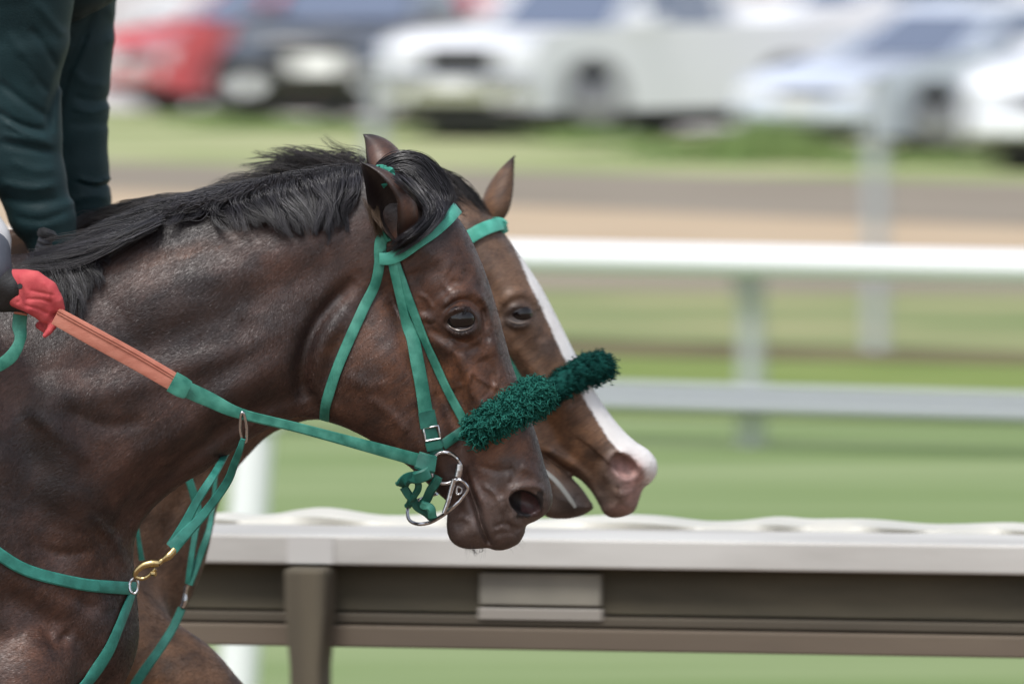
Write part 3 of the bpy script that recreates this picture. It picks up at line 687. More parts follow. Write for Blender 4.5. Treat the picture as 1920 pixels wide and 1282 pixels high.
def surface_path(pts, bvh, Y0, smooth=6, n=10, lift=0.0):
    """[(u,v)] -> points on the skin under those pixels, bridging small hollows"""
    a = cr(pts, n); H = [hit(bvh, p[0], p[1], Y0) for p in a]
    Ys = np.array([h[0].y for h in H]); N = np.array([h[1][:] for h in H])
    for _ in range(smooth):
        S = Ys.copy(); S[1:-1] = (Ys[:-2]+Ys[1:-1]*2+Ys[2:])/4; Ys = np.minimum(S, Ys*.5+S*.5)
        N2 = N.copy(); N2[1:-1] = N[:-2]+N[1:-1]+N[2:]; N = N2/np.linalg.norm(N2, axis=1)[:,None]
    ex = a[:,2] if a.shape[1] > 2 else np.zeros(len(a))
    return [P(p[0], p[1], y-lift-e*Y0/K) for p, y, e in zip(a, Ys, ex)], [Vector(q) for q in N]
def ribbon(pts, nrm, w, th=.003, off=.0015, closed=False, mb=None, round_=.22):
    """strap of width w (number or list) lying with its back against the skin"""
    mb = mb or MB(); n = len(pts); vs = []; fs = []
    ws = np.interp(np.linspace(0,1,n), np.linspace(0,1,len(w)), w) if hasattr(w, '__len__') else [w]*n
    side0 = None
    for i in range(n):
        t = (pts[(i+1) % n]-pts[i-1]) if closed else pts[min(i+1,n-1)]-pts[max(i-1,0)]
        t.normalize(); nn = (nrm[i]-t*nrm[i].dot(t)).normalized(); s = t.cross(nn)
        h = ws[i]/2; p = pts[i]+nn*off
        for (a, b) in ((-1,0),(-1,.6),(-1+round_,1),(1-round_,1),(1,.6),(1,0)):
            vs.append(p+s*h*a+nn*th*b)
    m = n if closed else n-1
    for i in range(m):
        j = (i+1) % n
        for k in range(6):
            l = (k+1) % 6; fs.append((i*6+k, j*6+k, j*6+l, i*6+l))
    if not closed: fs += [(5,4,3,2,1,0), tuple((n-1)*6+k for k in range(6))]
    return mb.add(vs, fs)
def mirror_y(pts, Y0): return [Vector((p.x, 2*Y0-p.y, p.z)) for p in pts]
def mirN(ns): return [Vector((q.x, -q.y, q.z)) for q in ns]
def strap(name, pts, wpx, bvh, Y0, mat_, par, th=.003, smooth=6, loop=False, mirror=False, off=.0015, lift=0.0, bev=False):
    pp, nn = surface_path(pts, bvh, Y0, smooth, lift=lift)
    w = np.array(wpx)*Y0/K if hasattr(wpx, '__len__') else wpx*Y0/K
    if loop:
        pp = pp + mirror_y(pp[::-1], Y0); nn = nn + mirN(nn[::-1])
        # even the crossing out
        for _ in range(3):
            k = len(pp)//2
            for i in range(k-6, k+6):
                pp[i] = (pp[i-1]+pp[i]*2+pp[i+1])/4; nn[i] = (nn[i-1]+nn[i]+nn[i+1]).normalized()
        pp = [p + q*.003 for p, q in zip(pp, nn)]
        if hasattr(w, '__len__'): w = list(w)+list(w[::-1])
    o = link_mesh(name, *(lambda m: (m.v, m.f))(ribbon(pp, nn, w, th, off)), mat_, par)
    if mirror:
        m2 = ribbon(mirror_y(pp, Y0), mirN(nn), w, th, off)
        m2.f = [f[::-1] for f in m2.f]; link_mesh(name, m2.v, m2.f, mat_, par)
    return o
def fuzz(name, centers, radii, N, L, r, mat_, par, seed=3):
    """short curly tufts of fleece all round a padded tube"""
    rg = np.random.default_rng(seed); C = np.array([c[:] for c in centers]); n = len(C)
    vs = []; fs = []
    T = np.gradient(C, axis=0); T /= np.linalg.norm(T, axis=1)[:,None]
    for _ in range(N):
        s = rg.random()*(n-1.001); i = int(s); f = s-i
        c = C[i]*(1-f)+C[i+1]*f; t = T[i]; R_ = radii[i]*(1-f)+radii[i+1]*f
        a = np.cross(t, [0,0,1]); a /= np.linalg.norm(a); b = np.cross(t, a)
        ph = rg.random()*2*math.pi; o = a*math.cos(ph)+b*math.sin(ph)
        p = c+o*R_*rg.uniform(.55,.8); d = o+rg.normal(0,.45,3); d /= np.linalg.norm(d)
        curl = np.cross(d, rg.normal(0,1,3)); curl /= np.linalg.norm(curl); cu2 = np.cross(d, curl)
        ll = L*rg.uniform(.6,1.25)*(1+.35*math.sin(s*1.9+3*math.sin(ph*2)+ph)); k = 7; amp = ll*.22; tw = rg.uniform(3, 6)
        b0 = len(vs)
        for j in range(k):
            q = j/(k-1); pp = p+d*ll*q+(curl*math.cos(tw*q*2)+cu2*math.sin(tw*q*2))*amp*q - np.array([0,0,1])*ll*.2*q*q
            rr = r*(1-.55*q)
            for m in range(3):
                an = m*2.094+q; vs.append(pp+(curl*math.cos(an)+cu2*math.sin(an))*rr)
        for j in range(k-1):
            for m in range(3):
                e = (m+1) % 3; fs.append((b0+j*3+m, b0+j*3+e, b0+j*3+3+e, b0+j*3+3+m))
        fs.append((b0+(k-1)*3, b0+(k-1)*3+1, b0+(k-1)*3+2))
    return link_mesh(name, np.array(vs), fs, mat_, par)
m_px = 15.0/K
def px3(pts, Y): return [P(p[0], p[1], p[2] if len(p) > 2 else Y) for p in pts]

def resamp(pts, n):
    a = np.array([p[:] for p in pts]); d = np.r_[0, np.cumsum(np.linalg.norm(np.diff(a, axis=0), axis=1))]; q = np.linspace(0, d[-1], n)
    a = np.stack([np.interp(q, d, a[:,i]) for i in range(3)], 1)
    for _ in range(3): a[1:-1] = (a[:-2]+a[1:-1]*2+a[2:])/4
    return [Vector(p) for p in a]
# ---- front bridle
br = empty('bridle', P(780, 600, 15), 'green webbing bridle with fleece noseband and steel ring bit on the front horse', 'bridle', 'racing bridles')
strap('browband', [(712,484),(738,482),(765,468),(800,444),(832,416),(852,395)], [22,24,25,26,26,24], bvh1, 15, M_webl, br, loop=True, off=.003, smooth=14)
strap('crown_strap', [(713,488),(713,470),(716,450),(728,440)], 23, bvh1, 15, M_web, br, off=.001, mirror=True)
strap('cheek_strap', [(738,484),(748,530),(762,590),(776,650),(788,720),(798,780)], [21,22,23,25,27,27], bvh1, 15, M_web, br, mirror=True, off=.0035)
strap('cheek_strap', [(741,484),(757,530),(780,592),(806,655),(836,722),(872,792)], [18,18,18,17,17,17], bvh1, 15, M_web, br, mirror=True, off=.002)
strap('throat_latch', [(712,486),(703,530),(680,580),(654,640),(630,700),(614,750),(609,784)], [20,20,20,20,20,19], bvh1, 15, M_web, br, mirror=True, off=.002)
strap('keeper', [(797,770),(803,800)], [32,33], bvh1, 15, M_webd, br, off=.006)
strap('keeper', [(803,800),(812,832),(822,850)], [26,27,24], bvh1, 15, M_webd, br, off=.004)
strap('keeper', [(811,826),(815,840)], [31,31], bvh1, 15, M_webd, br, off=.007)
strap('noseband_strap', [(828,834),(848,820),(880,802)], [20,20,19], bvh1, 15, M_webd, br, off=.004, mirror=True)
# crown bow
b = MB()
for (pts, w) in (([(706,330),(710,317),(722,318),(733,326)], 16), ([(716,322),(719,335),(722,350)], 13), ([(724,318),(734,322),(734,346)], 12), ([(704,324),(700,318),(708,313)], 8)):
    a = cr(pts, 8); pp = [P(p[0], p[1], 14.925-.008*math.sin(i*1.1)) for i, p in enumerate(a)]
    ribbon(pp, [Vector((.25*math.sin(i*.8),-1,.3*math.cos(i*.9))).normalized() for i in range(len(pp))], w*m_px, .002, 0, mb=b)
link_mesh('crown_bow', b.v, b.f, M_webl, br)
def rect_buckle(name, u, v, w, h, ang, bvh, Y0, par, r=2.2, lift=.008):
    p, n = hit(bvh, u, v, Y0); ca, sa = math.cos(rad(ang)), math.sin(rad(ang))
    pts = []
    for (a, b) in ((-1,-1),(-.3,-1),(.3,-1),(1,-1),(1,0),(1,1),(.3,1),(-.3,1),(-1,1),(-1,0)):
        x = a*w/2; y = b*h/2; pts.append(P(u+x*ca-y*sa, v+x*sa+y*ca, p.y-lift))
    return link_mesh(name, *(lambda m: (m.v, m.f))(MB().tube(pts, r*m_px, 8, closed=True)), M_steel, par)
rect_buckle('buckle', 810, 812, 28, 24, -10, bvh1, 15, br)
# fleece noseband
fp, fn = surface_path([(882,812,6),(905,798,16),(935,780,20),(962,764,20),(985,750,14)], bvh1, 15, 10)
fc = fp + [P(1002,742,14.975), P(1009,739,15.0)] ; fc = resamp(fc + mirror_y(fc[:-1][::-1], 15.0), 60)
fr = np.interp(np.linspace(0,1,len(fc)), [0,.04,.15,.5,.85,.96,1], [.016,.023,.026,.027,.026,.023,.016])
M_fl = mat('green_fleece', (.007,.070,.055), .85, col2=(.026,.160,.125), nscale=90, spec=.1)
core = link_mesh('fleece_noseband', *(lambda m: (m.v, m.f))(MB().tube(fc, list(fr*.8), 16)), M_fl, br)
fuzz('fleece', fc, fr, 5600, .0135, .0022, M_fl, core, 5)
# links where the noseband meets the cheek
b = MB()
for (pts, r) in (([(876,792),(884,798),(890,808),(893,820)], 2.4), ([(880,812),(886,822),(893,826),(898,822),(896,814)], 2.2), ([(874,806),(872,814),(878,820)], 2)):
    b.tube([hit(bvh1, p[0], p[1], 15)[0]+Vector((0,-.012,0)) for p in cr(pts, 5)], r*m_px, 8)
link_mesh('noseband_link', b.v, b.f, M_steel, br)
# bit
Yb = hit(bvh1, 840, 880, 15)[0].y-.014
def steel(name, pts, r, par, closed=False, m=M_steel, Y=None):
    a = cr(pts, 7, closed=closed); rs = [q*m_px for q in (np.interp(np.linspace(0,1,len(a)), np.linspace(0,1,len(r)), r) if hasattr(r,'__len__') else [r]*len(a))]
    pp = [P(p[0], p[1], (p[2] if a.shape[1] > 2 else (Y or Yb))) for p in a]
    return link_mesh(name, *(lambda mm: (mm.v, mm.f))(MB().tube(pp, rs, 10, closed=closed)), m, par)
bit = steel('bit_ring', [(815,856),(826,848),(842,849),(856,858),(864,872),(864,890),(852,900),(836,906),(820,902),(810,888),(810,868)], 3.6, br, closed=True)
steel('bit_collar', [(862,870),(861,882),(858,894)], [7.5,8,7.5], bit)
steel('bit_shank', [(852,898),(846,918),(840,940),(832,962)], [6,5,4.5,4], bit)
steel('bit_shank', [(854,900),(846,905),(836,907)], [4,3,3], bit)
steel('chin_ring', [(846,905,Yb),(862,899,Yb-.006),(874,908,Yb-.006),(877,918,Yb-.004),(866,934,Yb),(848,952,14.95),(828,967,14.97),(806,979,14.99),(784,982,15.0),(768,975,15.02),(764,960,15.04),(768,946,15.05),(790,935,15.06),(820,925,15.04)], [3.2]*3+[3.6]*6+[3.2]*5, bit)
steel('bit_link', [(858,912),(866,916),(864,924),(856,926)], 2.2, bit, closed=True)
# curb strap knotted under the jaw
for i, (pts, w, m) in enumerate((([(822,892,Yb-.004),(812,912,Yb),(800,934,14.96),(790,950,14.98)], 22, M_webd), ([(752,906,14.97),(766,898,14.95),(786,893,14.93),(806,886,14.93)], 30, M_webd),
     ([(756,912,14.97),(770,932,14.975),(782,948,14.98),(800,962,14.985),(812,970,14.99)], 20, M_webd), ([(774,886,14.96),(784,908,14.955),(776,932,14.97),(764,946,14.99)], 16, M_webd), ([(792,944,14.96),(806,952,14.955),(812,968,14.96)], 20, M_web))):
    a = cr(pts, 8); pp = [P(*p) for p in a]
    nn = [Vector((.45*math.sin(j*.5+i), -1, .45*math.cos(j*.4+i*2))).normalized() for j in range(len(pp))]
    link_mesh('curb_strap', *(lambda mm: (mm.v, mm.f))(ribbon(pp, nn, w*m_px*.8, .006, 0)), m, br)

# ---- reins of the front horse
rn = empty('reins', P(300, 700, 14.8), 'green reins with ribbed orange rubber grips running from the red glove to the front bit', 'reins')
Yh = 14.70
def free_ribbon(name, pts, w, mat_, par, th=.003, tilt=(0,-1,.15), n=8):
    a = cr(pts, n); pp = [P(*p) for p in a]
    return link_mesh(name, *(lambda mm: (mm.v, mm.f))(ribbon(pp, [Vector(tilt).normalized()]*len(pp), [q*m_px for q in w], th, 0)), mat_, par)
free_ribbon('rein', [(332,722,14.745),(390,748,14.765),(450,775,14.78),(560,802,14.82),(680,834,14.87),(790,864,Yb-.006)], [30,30,26,19,18,20,23,25], M_web, rn, .0035)
free_ribbon('rein_end_loop', [(782,862,Yb-.010),(800,868,Yb-.012),(815,871,Yb-.008)], [33,35,33], M_webd, rn, .006)
free_ribbon('rubber_grip', [(104,592,14.685),(180,634,14.70),(260,678,14.725),(336,722,14.742)], [33,35,35,34], M_rub, rn, .0035)
for o_ in (-10, -6):
    free_ribbon('grip_rib', [(104-o_*.45,592+o_,14.682),(180-o_*.45,634+o_,14.697),(260-o_*.45,678+o_,14.722),(333-o_*.45,722+o_,14.739)], [2.6,2.6], M_rub, rn, .0022)
free_ribbon('rein_joint', [(322,715,14.734),(340,725,14.737),(352,731,14.741)], [40,40,34], M_webd if 0 else M_web, rn, .0045)
free_ribbon('rein', [(38,588,14.72),(36,612,14.72),(38,632,14.715),(30,655,14.71),(12,676,14.71),(-20,690,14.72),(-80,680,14.74)], [27,27,20,24,22,20], M_web, rn, .003, (.35,-1,.2))
free_ribbon('rubber_grip', [(40,560,14.725),(38,590,14.715)], [24,25], M_rub, rn, .004, (.3,-1,.2))

# ---- breastplate with running straps, front horse
bp_ = empty('breastplate', P(240, 1105, 14.9), 'green strap breastplate with brass snap hook across the front horse\'s chest', 'breastplate', 'breastplates')
def arc_strap(name, pts, w, m, par, **k): return strap(name, pts, w, bvh1, 15, m, par, **k)
arc_strap('breast_strap', [(-430,660),(-330,760),(-160,900),(-60,990),(0,1040),(60,1073),(150,1094),(215,1101),(250,1103)], [24,24,24,24,23,23,24,24], M_webb, bp_, off=.003, smooth=10, th=.004)
arc_strap('girth_strap', [(246,1108),(232,1145),(218,1180),(200,1222),(175,1260),(140,1300),(60,1390),(-60,1420)], [20,21,22,23,24,24,24], M_webb, bp_, off=.003, smooth=10)
yq = hit(bvh1, 235, 1100, 15)[0].y
free_ribbon('running_strap', [(456,822,14.79),(449,845,14.80),(440,868,14.82),(425,905,14.85),(385,960,14.87),(348,1000,14.87),(322,1028,14.87)], [9,13,15,16,17,22,26], M_webb, bp_, .004)
free_ribbon('running_strap', [(455,800,15.10),(432,835,15.05),(412,872,14.95),(398,895,14.88),(372,935,14.87),(345,985,14.875),(322,1024,14.878)], [14,13,15,17,22], M_webb, bp_, .004)
steel('rein_ring', [(452,776,14.775),(450,800,14.785),(454,826,14.795),(461,826,14.795),(462,800,14.785),(457,776,14.775)], 3.0, bp_, closed=True)
steel('snap_hook', [(327,1030,14.87),(316,1042,14.865),(304,1050,14.865),(296,1056,14.862)], [7,8,5,6], bp_, m=M_brass)
sh = steel('snap_hook', [(298,1056,14.86),(284,1056,14.86),(268,1060,14.86),(256,1070,14.86),(254,1080,14.862),(262,1084,14.862),(270,1084,14.862)], [6.5,8,7,5.5,4.5,4,4], bp_, m=M_brass)
steel('hook_gate', [(270,1084,14.862),(280,1078,14.86),(292,1066,14.858)], [3.5,3.2,4], sh, m=M_brass)
steel('hook_thumb', [(284,1074,14.856),(292,1076,14.852)], [4.5,4.5], sh, m=M_brass)
steel('chest_ring', [(252,1082,14.872),(244,1092,14.872),(244,1106,14.87),(252,1112,14.87),(258,1104,14.872),(258,1090,14.872)], 2.6, bp_, closed=True)

# ---- rear horse tack
b2 = empty('bridle', P(1000, 600, Y2), 'green bridle with dark fleece noseband on the blazed horse behind', 'bridle', 'racing bridles')
strap('browband', [(848,470),(870,452),(900,434),(932,424),(942,426)], 26, bvh2, Y2, M_webl, b2, loop=True, off=.003, smooth=10)
strap('cheek_strap', [(870,452),(900,560),(940,650),(968,705),(995,760)], 18, bvh2, Y2, M_web, b2, mirror=True, off=.003)
fp, fn = surface_path([(1000,752,6),(1025,738,14),(1060,716,18),(1090,696,16)], bvh2, Y2, 8)
fc2 = fp + [P(1112,686,Y2-.02), P(1122,684,Y2)]; fc2 = resamp(fc2 + [P(1134,690,Y2+.02)] + mirror_y(fp[::-1], Y2), 50)
fr2 = np.interp(np.linspace(0,1,len(fc2)), [0,.1,.5,.9,1], [.018,.023,.026,.023,.018])
M_fl2 = mat('dark_green_fleece', (.003,.035,.030), .8, col2=(.008,.075,.062), nscale=70, spec=.1)
core2 = link_mesh('fleece_noseband', *(lambda m: (m.v, m.f))(MB().tube(fc2, list(fr2*.85), 16)), M_fl2, b2)
fuzz('fleece', fc2, fr2, 4200, .0105, .0021, M_fl2, core2, 9)
free_ribbon('rein', [(545,768,15.60),(600,782,15.60),(700,812,15.62),(850,850,15.64),(1000,880,15.66)], [9,9,9,9], M_black, b2, .003)
free_ribbon('bit_strap', [(1018,880,Y2-.055),(1045,905,Y2-.055),(1068,935,Y2-.05),(1078,950,Y2-.045)], [8,10,9,6], mat('white_strap',(.26,.27,.26),.6), b2, .004)
bq = empty('breastplate', P(340, 1120, 15.5), 'green strap breastplate with steel snap on the rear horse, seen past the front horse\'s chest', 'breastplate', 'breastplates')
Yr = 15.50
for pts, w in (([(470,785,15.60),(395,815,15.55),(350,860,Yr),(364,930,Yr),(372,960,Yr),(366,1000,Yr-.01),(358,1050,Yr-.02),(352,1092,Yr-.02)], [12,12,15,16,15,12,12,10]), ([(480,795,15.62),(425,830,Yr+.08),(408,870,Yr+.05),(399,950,Yr+.04),(390,1000,Yr),(372,1050,Yr-.01),(354,1096,Yr-.02)], [7,7,9,14,16]),
              ([(341,1140,Yr-.02),(325,1175,Yr-.03),(300,1215,Yr-.05),(268,1260,Yr-.06),(235,1310,Yr-.05),(180,1380,Yr)], [16,17,18,19,19]), ([(250,940,Yr),(260,1010,Yr),(266,1050,Yr)], [6,9,12])):
    free_ribbon('strap', pts, w, M_webb, bq, .004)
steel('snap', [(350,1096,Yr-.024),(347,1112,Yr-.024),(346,1126,Yr-.024),(341,1138,Yr-.024)], [5,4,6,4.5], bq)

# ---- eyes
def eye(F, u, v, Y0, par, r, sink, name='eye'):
    p, t = fpt(F, u, v, Y0)
    m = bpy.data.materials.new('horse_eye'); m.use_nodes = True; b = m.node_tree.nodes['Principled BSDF']
    b.inputs['Base Color'].default_value = (.006,.004,.004,1); b.inputs['Roughness'].default_value = .03
    b.inputs['Specular IOR Level'].default_value = .5
    for s in (-1, 1):
        c = Vector((p.x, Y0+s*((Y0-p.y)-r+sink), p.z)); vs = []; fs = []
        for i in range(17):
            th = math.pi*i/16
            for k in range(32):
                ph = 2*math.pi*k/32; vs.append(c+Vector((math.sin(th)*math.cos(ph)*1.05, math.cos(th)*s, math.sin(th)*math.sin(ph)))*r)
        for i in range(16):
            for k in range(32):
                l = (k+1) % 32; fs.append((i*32+k, i*32+l, i*32+32+l, i*32+32+k))
        link_mesh(name, vs, fs, m, par)
eye(F1, 863, 598, 15.0, h1, .0235, .0055)
eye(F2, 974, 589, Y2, h2, .0215, .0045)

M_lid = mat('wet_eyelid', (.16,.125,.105), .2, spec=.6)
for F_, B_, Y_, par, pts in ((F1, bvh1, 15.0, h1, [(839,607),(848,615),(862,619),(878,616),(888,609)]), (F2, bvh2, Y2, h2, [(952,598),(962,604),(976,606),(990,602)])):
    a = [hit(B_, p[0], p[1], Y_)[0]+Vector((0,-.0035,0)) for p in cr(pts, 5)]; n_a = len(a)
    link_mesh('eyelid', *(lambda mm: (mm.v, mm.f))(MB().tube(a, [m_px*1.5*max(.25, math.sin(math.pi*(i+.3)/n_a)) for i in range(n_a)], 8)), M_lid, par)
# ------------------------------------------------------------------ short coat hair on the near side
def fur(name, body, Y0, N, box, par, mat_, L=.0070, w=.00034, seed=21):
    me = body.data; nv = len(me.vertices); rg = np.random.default_rng(seed)
    co = np.empty(nv*3, np.float32); me.vertices.foreach_get('co', co); co = co.reshape(-1,3).astype(float)
    nf = len(me.polygons); st = np.empty(nf, np.int32); me.polygons.foreach_get('loop_start', st); tot = np.empty(nf, np.int32); me.polygons.foreach_get('loop_total', tot)
    li = np.empty(len(me.loops), np.int32); me.loops.foreach_get('vertex_index', li)
    q = st[tot == 4]; Q = np.stack([li[q+i] for i in range(4)], 1)
    A, B, C, D = (co[Q[:,i]] for i in range(4))
    nrm = np.cross(C-A, D-B); ar = np.linalg.norm(nrm, axis=1)+1e-12; nrm = nrm/ar[:,None]; cen = (A+B+C+D)/4
    u, v = topx(cen[:,0], Y0, cen[:,2])
    toC = np.array(CAMP[:])-cen; toC /= np.linalg.norm(toC, axis=1)[:,None]
    ok = ((nrm*toC).sum(1) > -.15) & (u > box[0]) & (u < box[1]) & (v > box[2]) & (v < box[3])
    ar = ar*ok; p = ar/ar.sum()
    f = rg.choice(len(Q), N, p=p); s = rg.random(N)[:,None]; t = rg.random(N)[:,None]
    pos = (A[f]*(1-s)+B[f]*s)*(1-t)+(D[f]*(1-s)+C[f]*s)*t; n = nrm[f]
    un, vn = u[f], v[f]
    # lie of the hair: down the face, back and down along the neck
    k = smoothstep(un-(vn-500)*.35, 560, 700) if Y0 < 15.4 else smoothstep(un, 600, 800)
    ang = rad(125)*(1-k)+rad(68)*k + .5*np.sin(un*.011+vn*.007)*(1-k*.5) + .35*np.sin(vn*.017-un*.009)
    lowm = smoothstep(vn, 1050, 1200)*(1-k); ang = ang+lowm*.35
    ang = ang+rg.normal(0, .22, N)
    d = np.stack([np.cos(ang), np.zeros(N), -np.sin(ang)], 1)
    d -= n*(d*n).sum(1)[:,None]; d /= np.linalg.norm(d, axis=1)[:,None]+1e-9
    side = np.cross(d, n); roll = rg.normal(0, .22, N)[:,None]; side = side*np.cos(roll)+n*np.sin(roll)
    Ls = (L*rg.uniform(.6, 1.3, N)*(1-.45*k))[:,None]; ws = (w*rg.uniform(.7,1.4,N))[:,None]
    lift = rg.uniform(.02,.11,N)[:,None]
    r0 = pos-n*.0004; r1 = pos+d*Ls*.55+n*Ls*lift*.9; r2 = pos+d*Ls+n*Ls*lift*.9
    V = np.stack([r0-side*ws, r0+side*ws, r1+side*ws*.8, r1-side*ws*.8, r2], 1).reshape(-1,3)
    b = np.arange(N)*5; Fq = np.stack([b, b+1, b+2, b+3], 1); Ft = np.stack([b+3, b+2, b+4], 1)
    m2 = bpy.data.meshes.new(name); m2.vertices.add(len(V)); m2.vertices.foreach_set('co', V.astype(np.float32).ravel())
    loops = np.concatenate([Fq.ravel(), Ft.ravel()]); m2.loops.add(len(loops)); m2.loops.foreach_set('vertex_index', loops.astype(np.int32))
    m2.polygons.add(2*N); m2.polygons.foreach_set('loop_start', np.concatenate([np.arange(N)*4, 4*N+np.arange(N)*3]).astype(np.int32))
    m2.update(calc_edges=True); m2.polygons.foreach_set('use_smooth', [True]*(2*N))
    cs = np.empty(nv*4, np.float32); me.color_attributes['coat'].data.foreach_get('color', cs); cs = cs.reshape(-1,4)
    cc = cs[Q[f,0]]; at = m2.color_attributes.new('coat', 'FLOAT_COLOR', 'POINT'); at.data.foreach_set('color', np.repeat(cc, 5, axis=0).ravel())
    a2 = m2.attributes.new('tone', 'FLOAT', 'POINT'); a2.data.foreach_set('value', np.repeat(rg.random(N), 5).astype(np.float32))
    m2.materials.append(mat_)
    vn_ = np.empty(nv*3, np.float32); me.vertex_normals.foreach_get('vector', vn_); vn_ = vn_.reshape(-1,3)
    sn = (vn_[Q[f,0]]*(1-s)+vn_[Q[f,1]]*s)*(1-t)+(vn_[Q[f,3]]*(1-s)+vn_[Q[f,2]]*s)*t + rg.normal(0, .13, (N,3)); sn /= np.linalg.norm(sn, axis=1)[:,None]
    m2.normals_split_custom_set_from_vertices(np.repeat(sn, 5, axis=0).astype(np.float32).tolist())
    o = bpy.data.objects.new(name, m2); COL.objects.link(o); o.parent = par; o.matrix_parent_inverse = Matrix.Translation(par.location).inverted()
    return o
fur('coat_hair', body1, 15.0, 300000, (-40, 1060, 230, 1330), h1, coat1)
fur('coat_hair', body2, Y2, 90000, (230, 1260, 280, 1330), h2, coat2, L=.008, w=.0004, seed=22)
# ------------------------------------------------------------------ hair
def strands(name, guides, N, mat_, par, bvh, Y0, jit=6, r=.00045, k=14, lift=.006, clump=.6, seed=1, side=-1, wob=4, root_j=4, lenv=.25, ylift=None, cn=34):
    """guides: px polylines with equal point counts; strands are blended between neighbouring guides and clumped"""
    rg = np.random.default_rng(seed); G = [cr(g, 6) for g in guides]; m = len(G[0]); vs = np.zeros((N*k*3, 3)); fs = []
    tones = []; ncl = max(4, N//cn); cl = rg.random(ncl)*(len(G)-1); cj = rg.normal(0, jit, (ncl, 2)); cw = rg.random((ncl, 3))
    for s in range(N):
        c = rg.integers(ncl); g = min(max(cl[c]+rg.normal(0, .10), 0), len(G)-1.001); i = int(g); f = g-i
        path = G[i]*(1-f)+G[i+1]*f
        L = 1-lenv*rg.random()*cw[c,2]-(.25*rg.random() if rg.random() < .3 else 0)
        q = np.linspace(0, (m-1)*L, k); px = np.stack([np.interp(q, np.arange(m), path[:,d]) for d in range(path.shape[1])], 1)
        t = np.linspace(0, 1, k)[:,None]
        j = rg.normal(0, root_j, 2)*(1-t*.75)+cj[c]*t**.8+rg.normal(0, jit*.3, 2)*(t*(1.1-t)*2)*(3 if rg.random() < .08 else 1)
        w = wob*(.5+cw[c,0])*np.sin(t*(3+4*cw[c,1])+cw[c,2]*6.28)*t + 1.2*np.sin(t*9+rg.random()*6.28)*t
        px[:,:2] += j;  d = np.gradient(px[:,:2], axis=0); d /= np.linalg.norm(d, axis=1)[:,None]+1e-9
        px[:,0] += -d[:,1]*w[:,0]; px[:,1] += d[:,0]*w[:,0]
        tones.append(np.clip(.6*cw[c,1]+.4*rg.random(), 0, 1)**1.5)
        dep = px[:,2] if px.shape[1] > 2 else np.zeros(k)
        pts = []
        lf = lift*(.2+2.2*cw[c,0]*(1 if rg.random() > .1 else 1.6))+.001*rg.random()
        Ys = []
        for a in range(k):
            if side == 0: Ys.append(Y0 - dep[a]*m_px)
            else:
                h, nn = hit(bvh, px[a,0], px[a,1], Y0); Ys.append(h.y)
        Ys = np.array(Ys)
        if side != 0:
            for _ in range(2): Ys[1:-1] = np.minimum(Ys[1:-1], (Ys[:-2]+Ys[2:])/2)
            Ys = Ys-lf-dep*m_px
        else: Ys = Ys+rg.normal(0,1)*lift
        pts = np.array([P(px[a,0], px[a,1], Ys[a])[:] for a in range(k)])
        T = np.gradient(pts, axis=0); T /= np.linalg.norm(T, axis=1)[:,None]+1e-12
        A = np.cross(T, [0,-1,.2]); A /= np.linalg.norm(A, axis=1)[:,None]+1e-12; B = np.cross(T, A)
        rr = r*rg.uniform(.7,1.3)*(1-.85*t**1.5)
        b0 = s*k*3
        for e in range(3):
            an = e*2.094; vs[b0+e:b0+k*3:3] = pts+(A*math.cos(an)+B*math.sin(an))*rr
        for a in range(k-1):
            for e in range(3):
                l = (e+1) % 3; p = b0+a*3; fs.append((p+e, p+l, p+3+l, p+3+e))
    o = link_mesh(name, vs, fs, mat_, par)
    a2 = o.data.attributes.new('tone', 'FLOAT', 'POINT'); a2.data.foreach_set('value', np.repeat(np.array(tones), k*3).astype(np.float32))
    return o
mg = [ # near side of the neck, poll to withers
 [(668,322),(668,345),(664,372),(655,400)], [(648,322),(640,350),(632,385),(628,420)], [(622,326),(618,356),(612,395),(612,432)], [(590,332),(594,362),(604,400),(610,440)], [(560,336),(566,362),(585,402),(600,444)],
 [(530,340),(530,366),(552,402),(578,438)], [(500,346),(496,368),(515,402),(548,434)], [(470,352),(455,372),(468,400),(500,428)], [(445,358),(425,376),(425,402),(452,430)], [(415,368),(398,376),(384,388),(378,398)],
 [(385,376),(365,384),(346,392),(334,402)], [(355,382),(325,392),(300,402),(280,412)]]
strands('mane', mg, 3000, M_hair, h1, bvh1, 15, jit=10, wob=9, r=.0008, lift=.012, seed=1, root_j=6, lenv=.3)
mg2 = [[(300,408),(250,424),(180,442),(110,466)], [(290,412),(235,440),(160,466),(70,482)], [(285,416),(225,450),(145,480),(45,492)], [(278,420),(220,460),(140,492),(55,500)]]
strands('mane', mg2, 1500, M_hair, h1, bvh1, 15, jit=9, r=.0007, lift=.016, seed=2, root_j=6, wob=5)
mg3 = [[(60,478),(75,500),(90,530),(100,560)], [(90,478),(105,505),(120,540),(130,580)], [(120,478),(130,510),(145,550),(150,600)], [(155,478),(160,500),(168,520),(172,540)], [(180,472),(188,488),(196,500),(204,512)]]
strands('mane', mg3, 1000, M_hair, h1, bvh1, 15, jit=12, r=.0008, lift=.010, seed=3)
# along the crest, standing a little above it
mg4 = [[(700,322),(660,318),(620,322),(580,330)], [(650,328),(600,326),(545,334),(500,346)], [(590,342),(530,342),(470,352),(420,366)], [(520,356),(460,356),(400,370),(345,384)], [(430,376),(370,372),(310,388),(255,404)], [(350,394),(290,394),(220,418),(150,446)]]
strands('mane', mg4, 1300, M_hair, h1, bvh1, 15, jit=9, r=.0008, lift=.006, seed=4, side=0, root_j=6, wob=5)
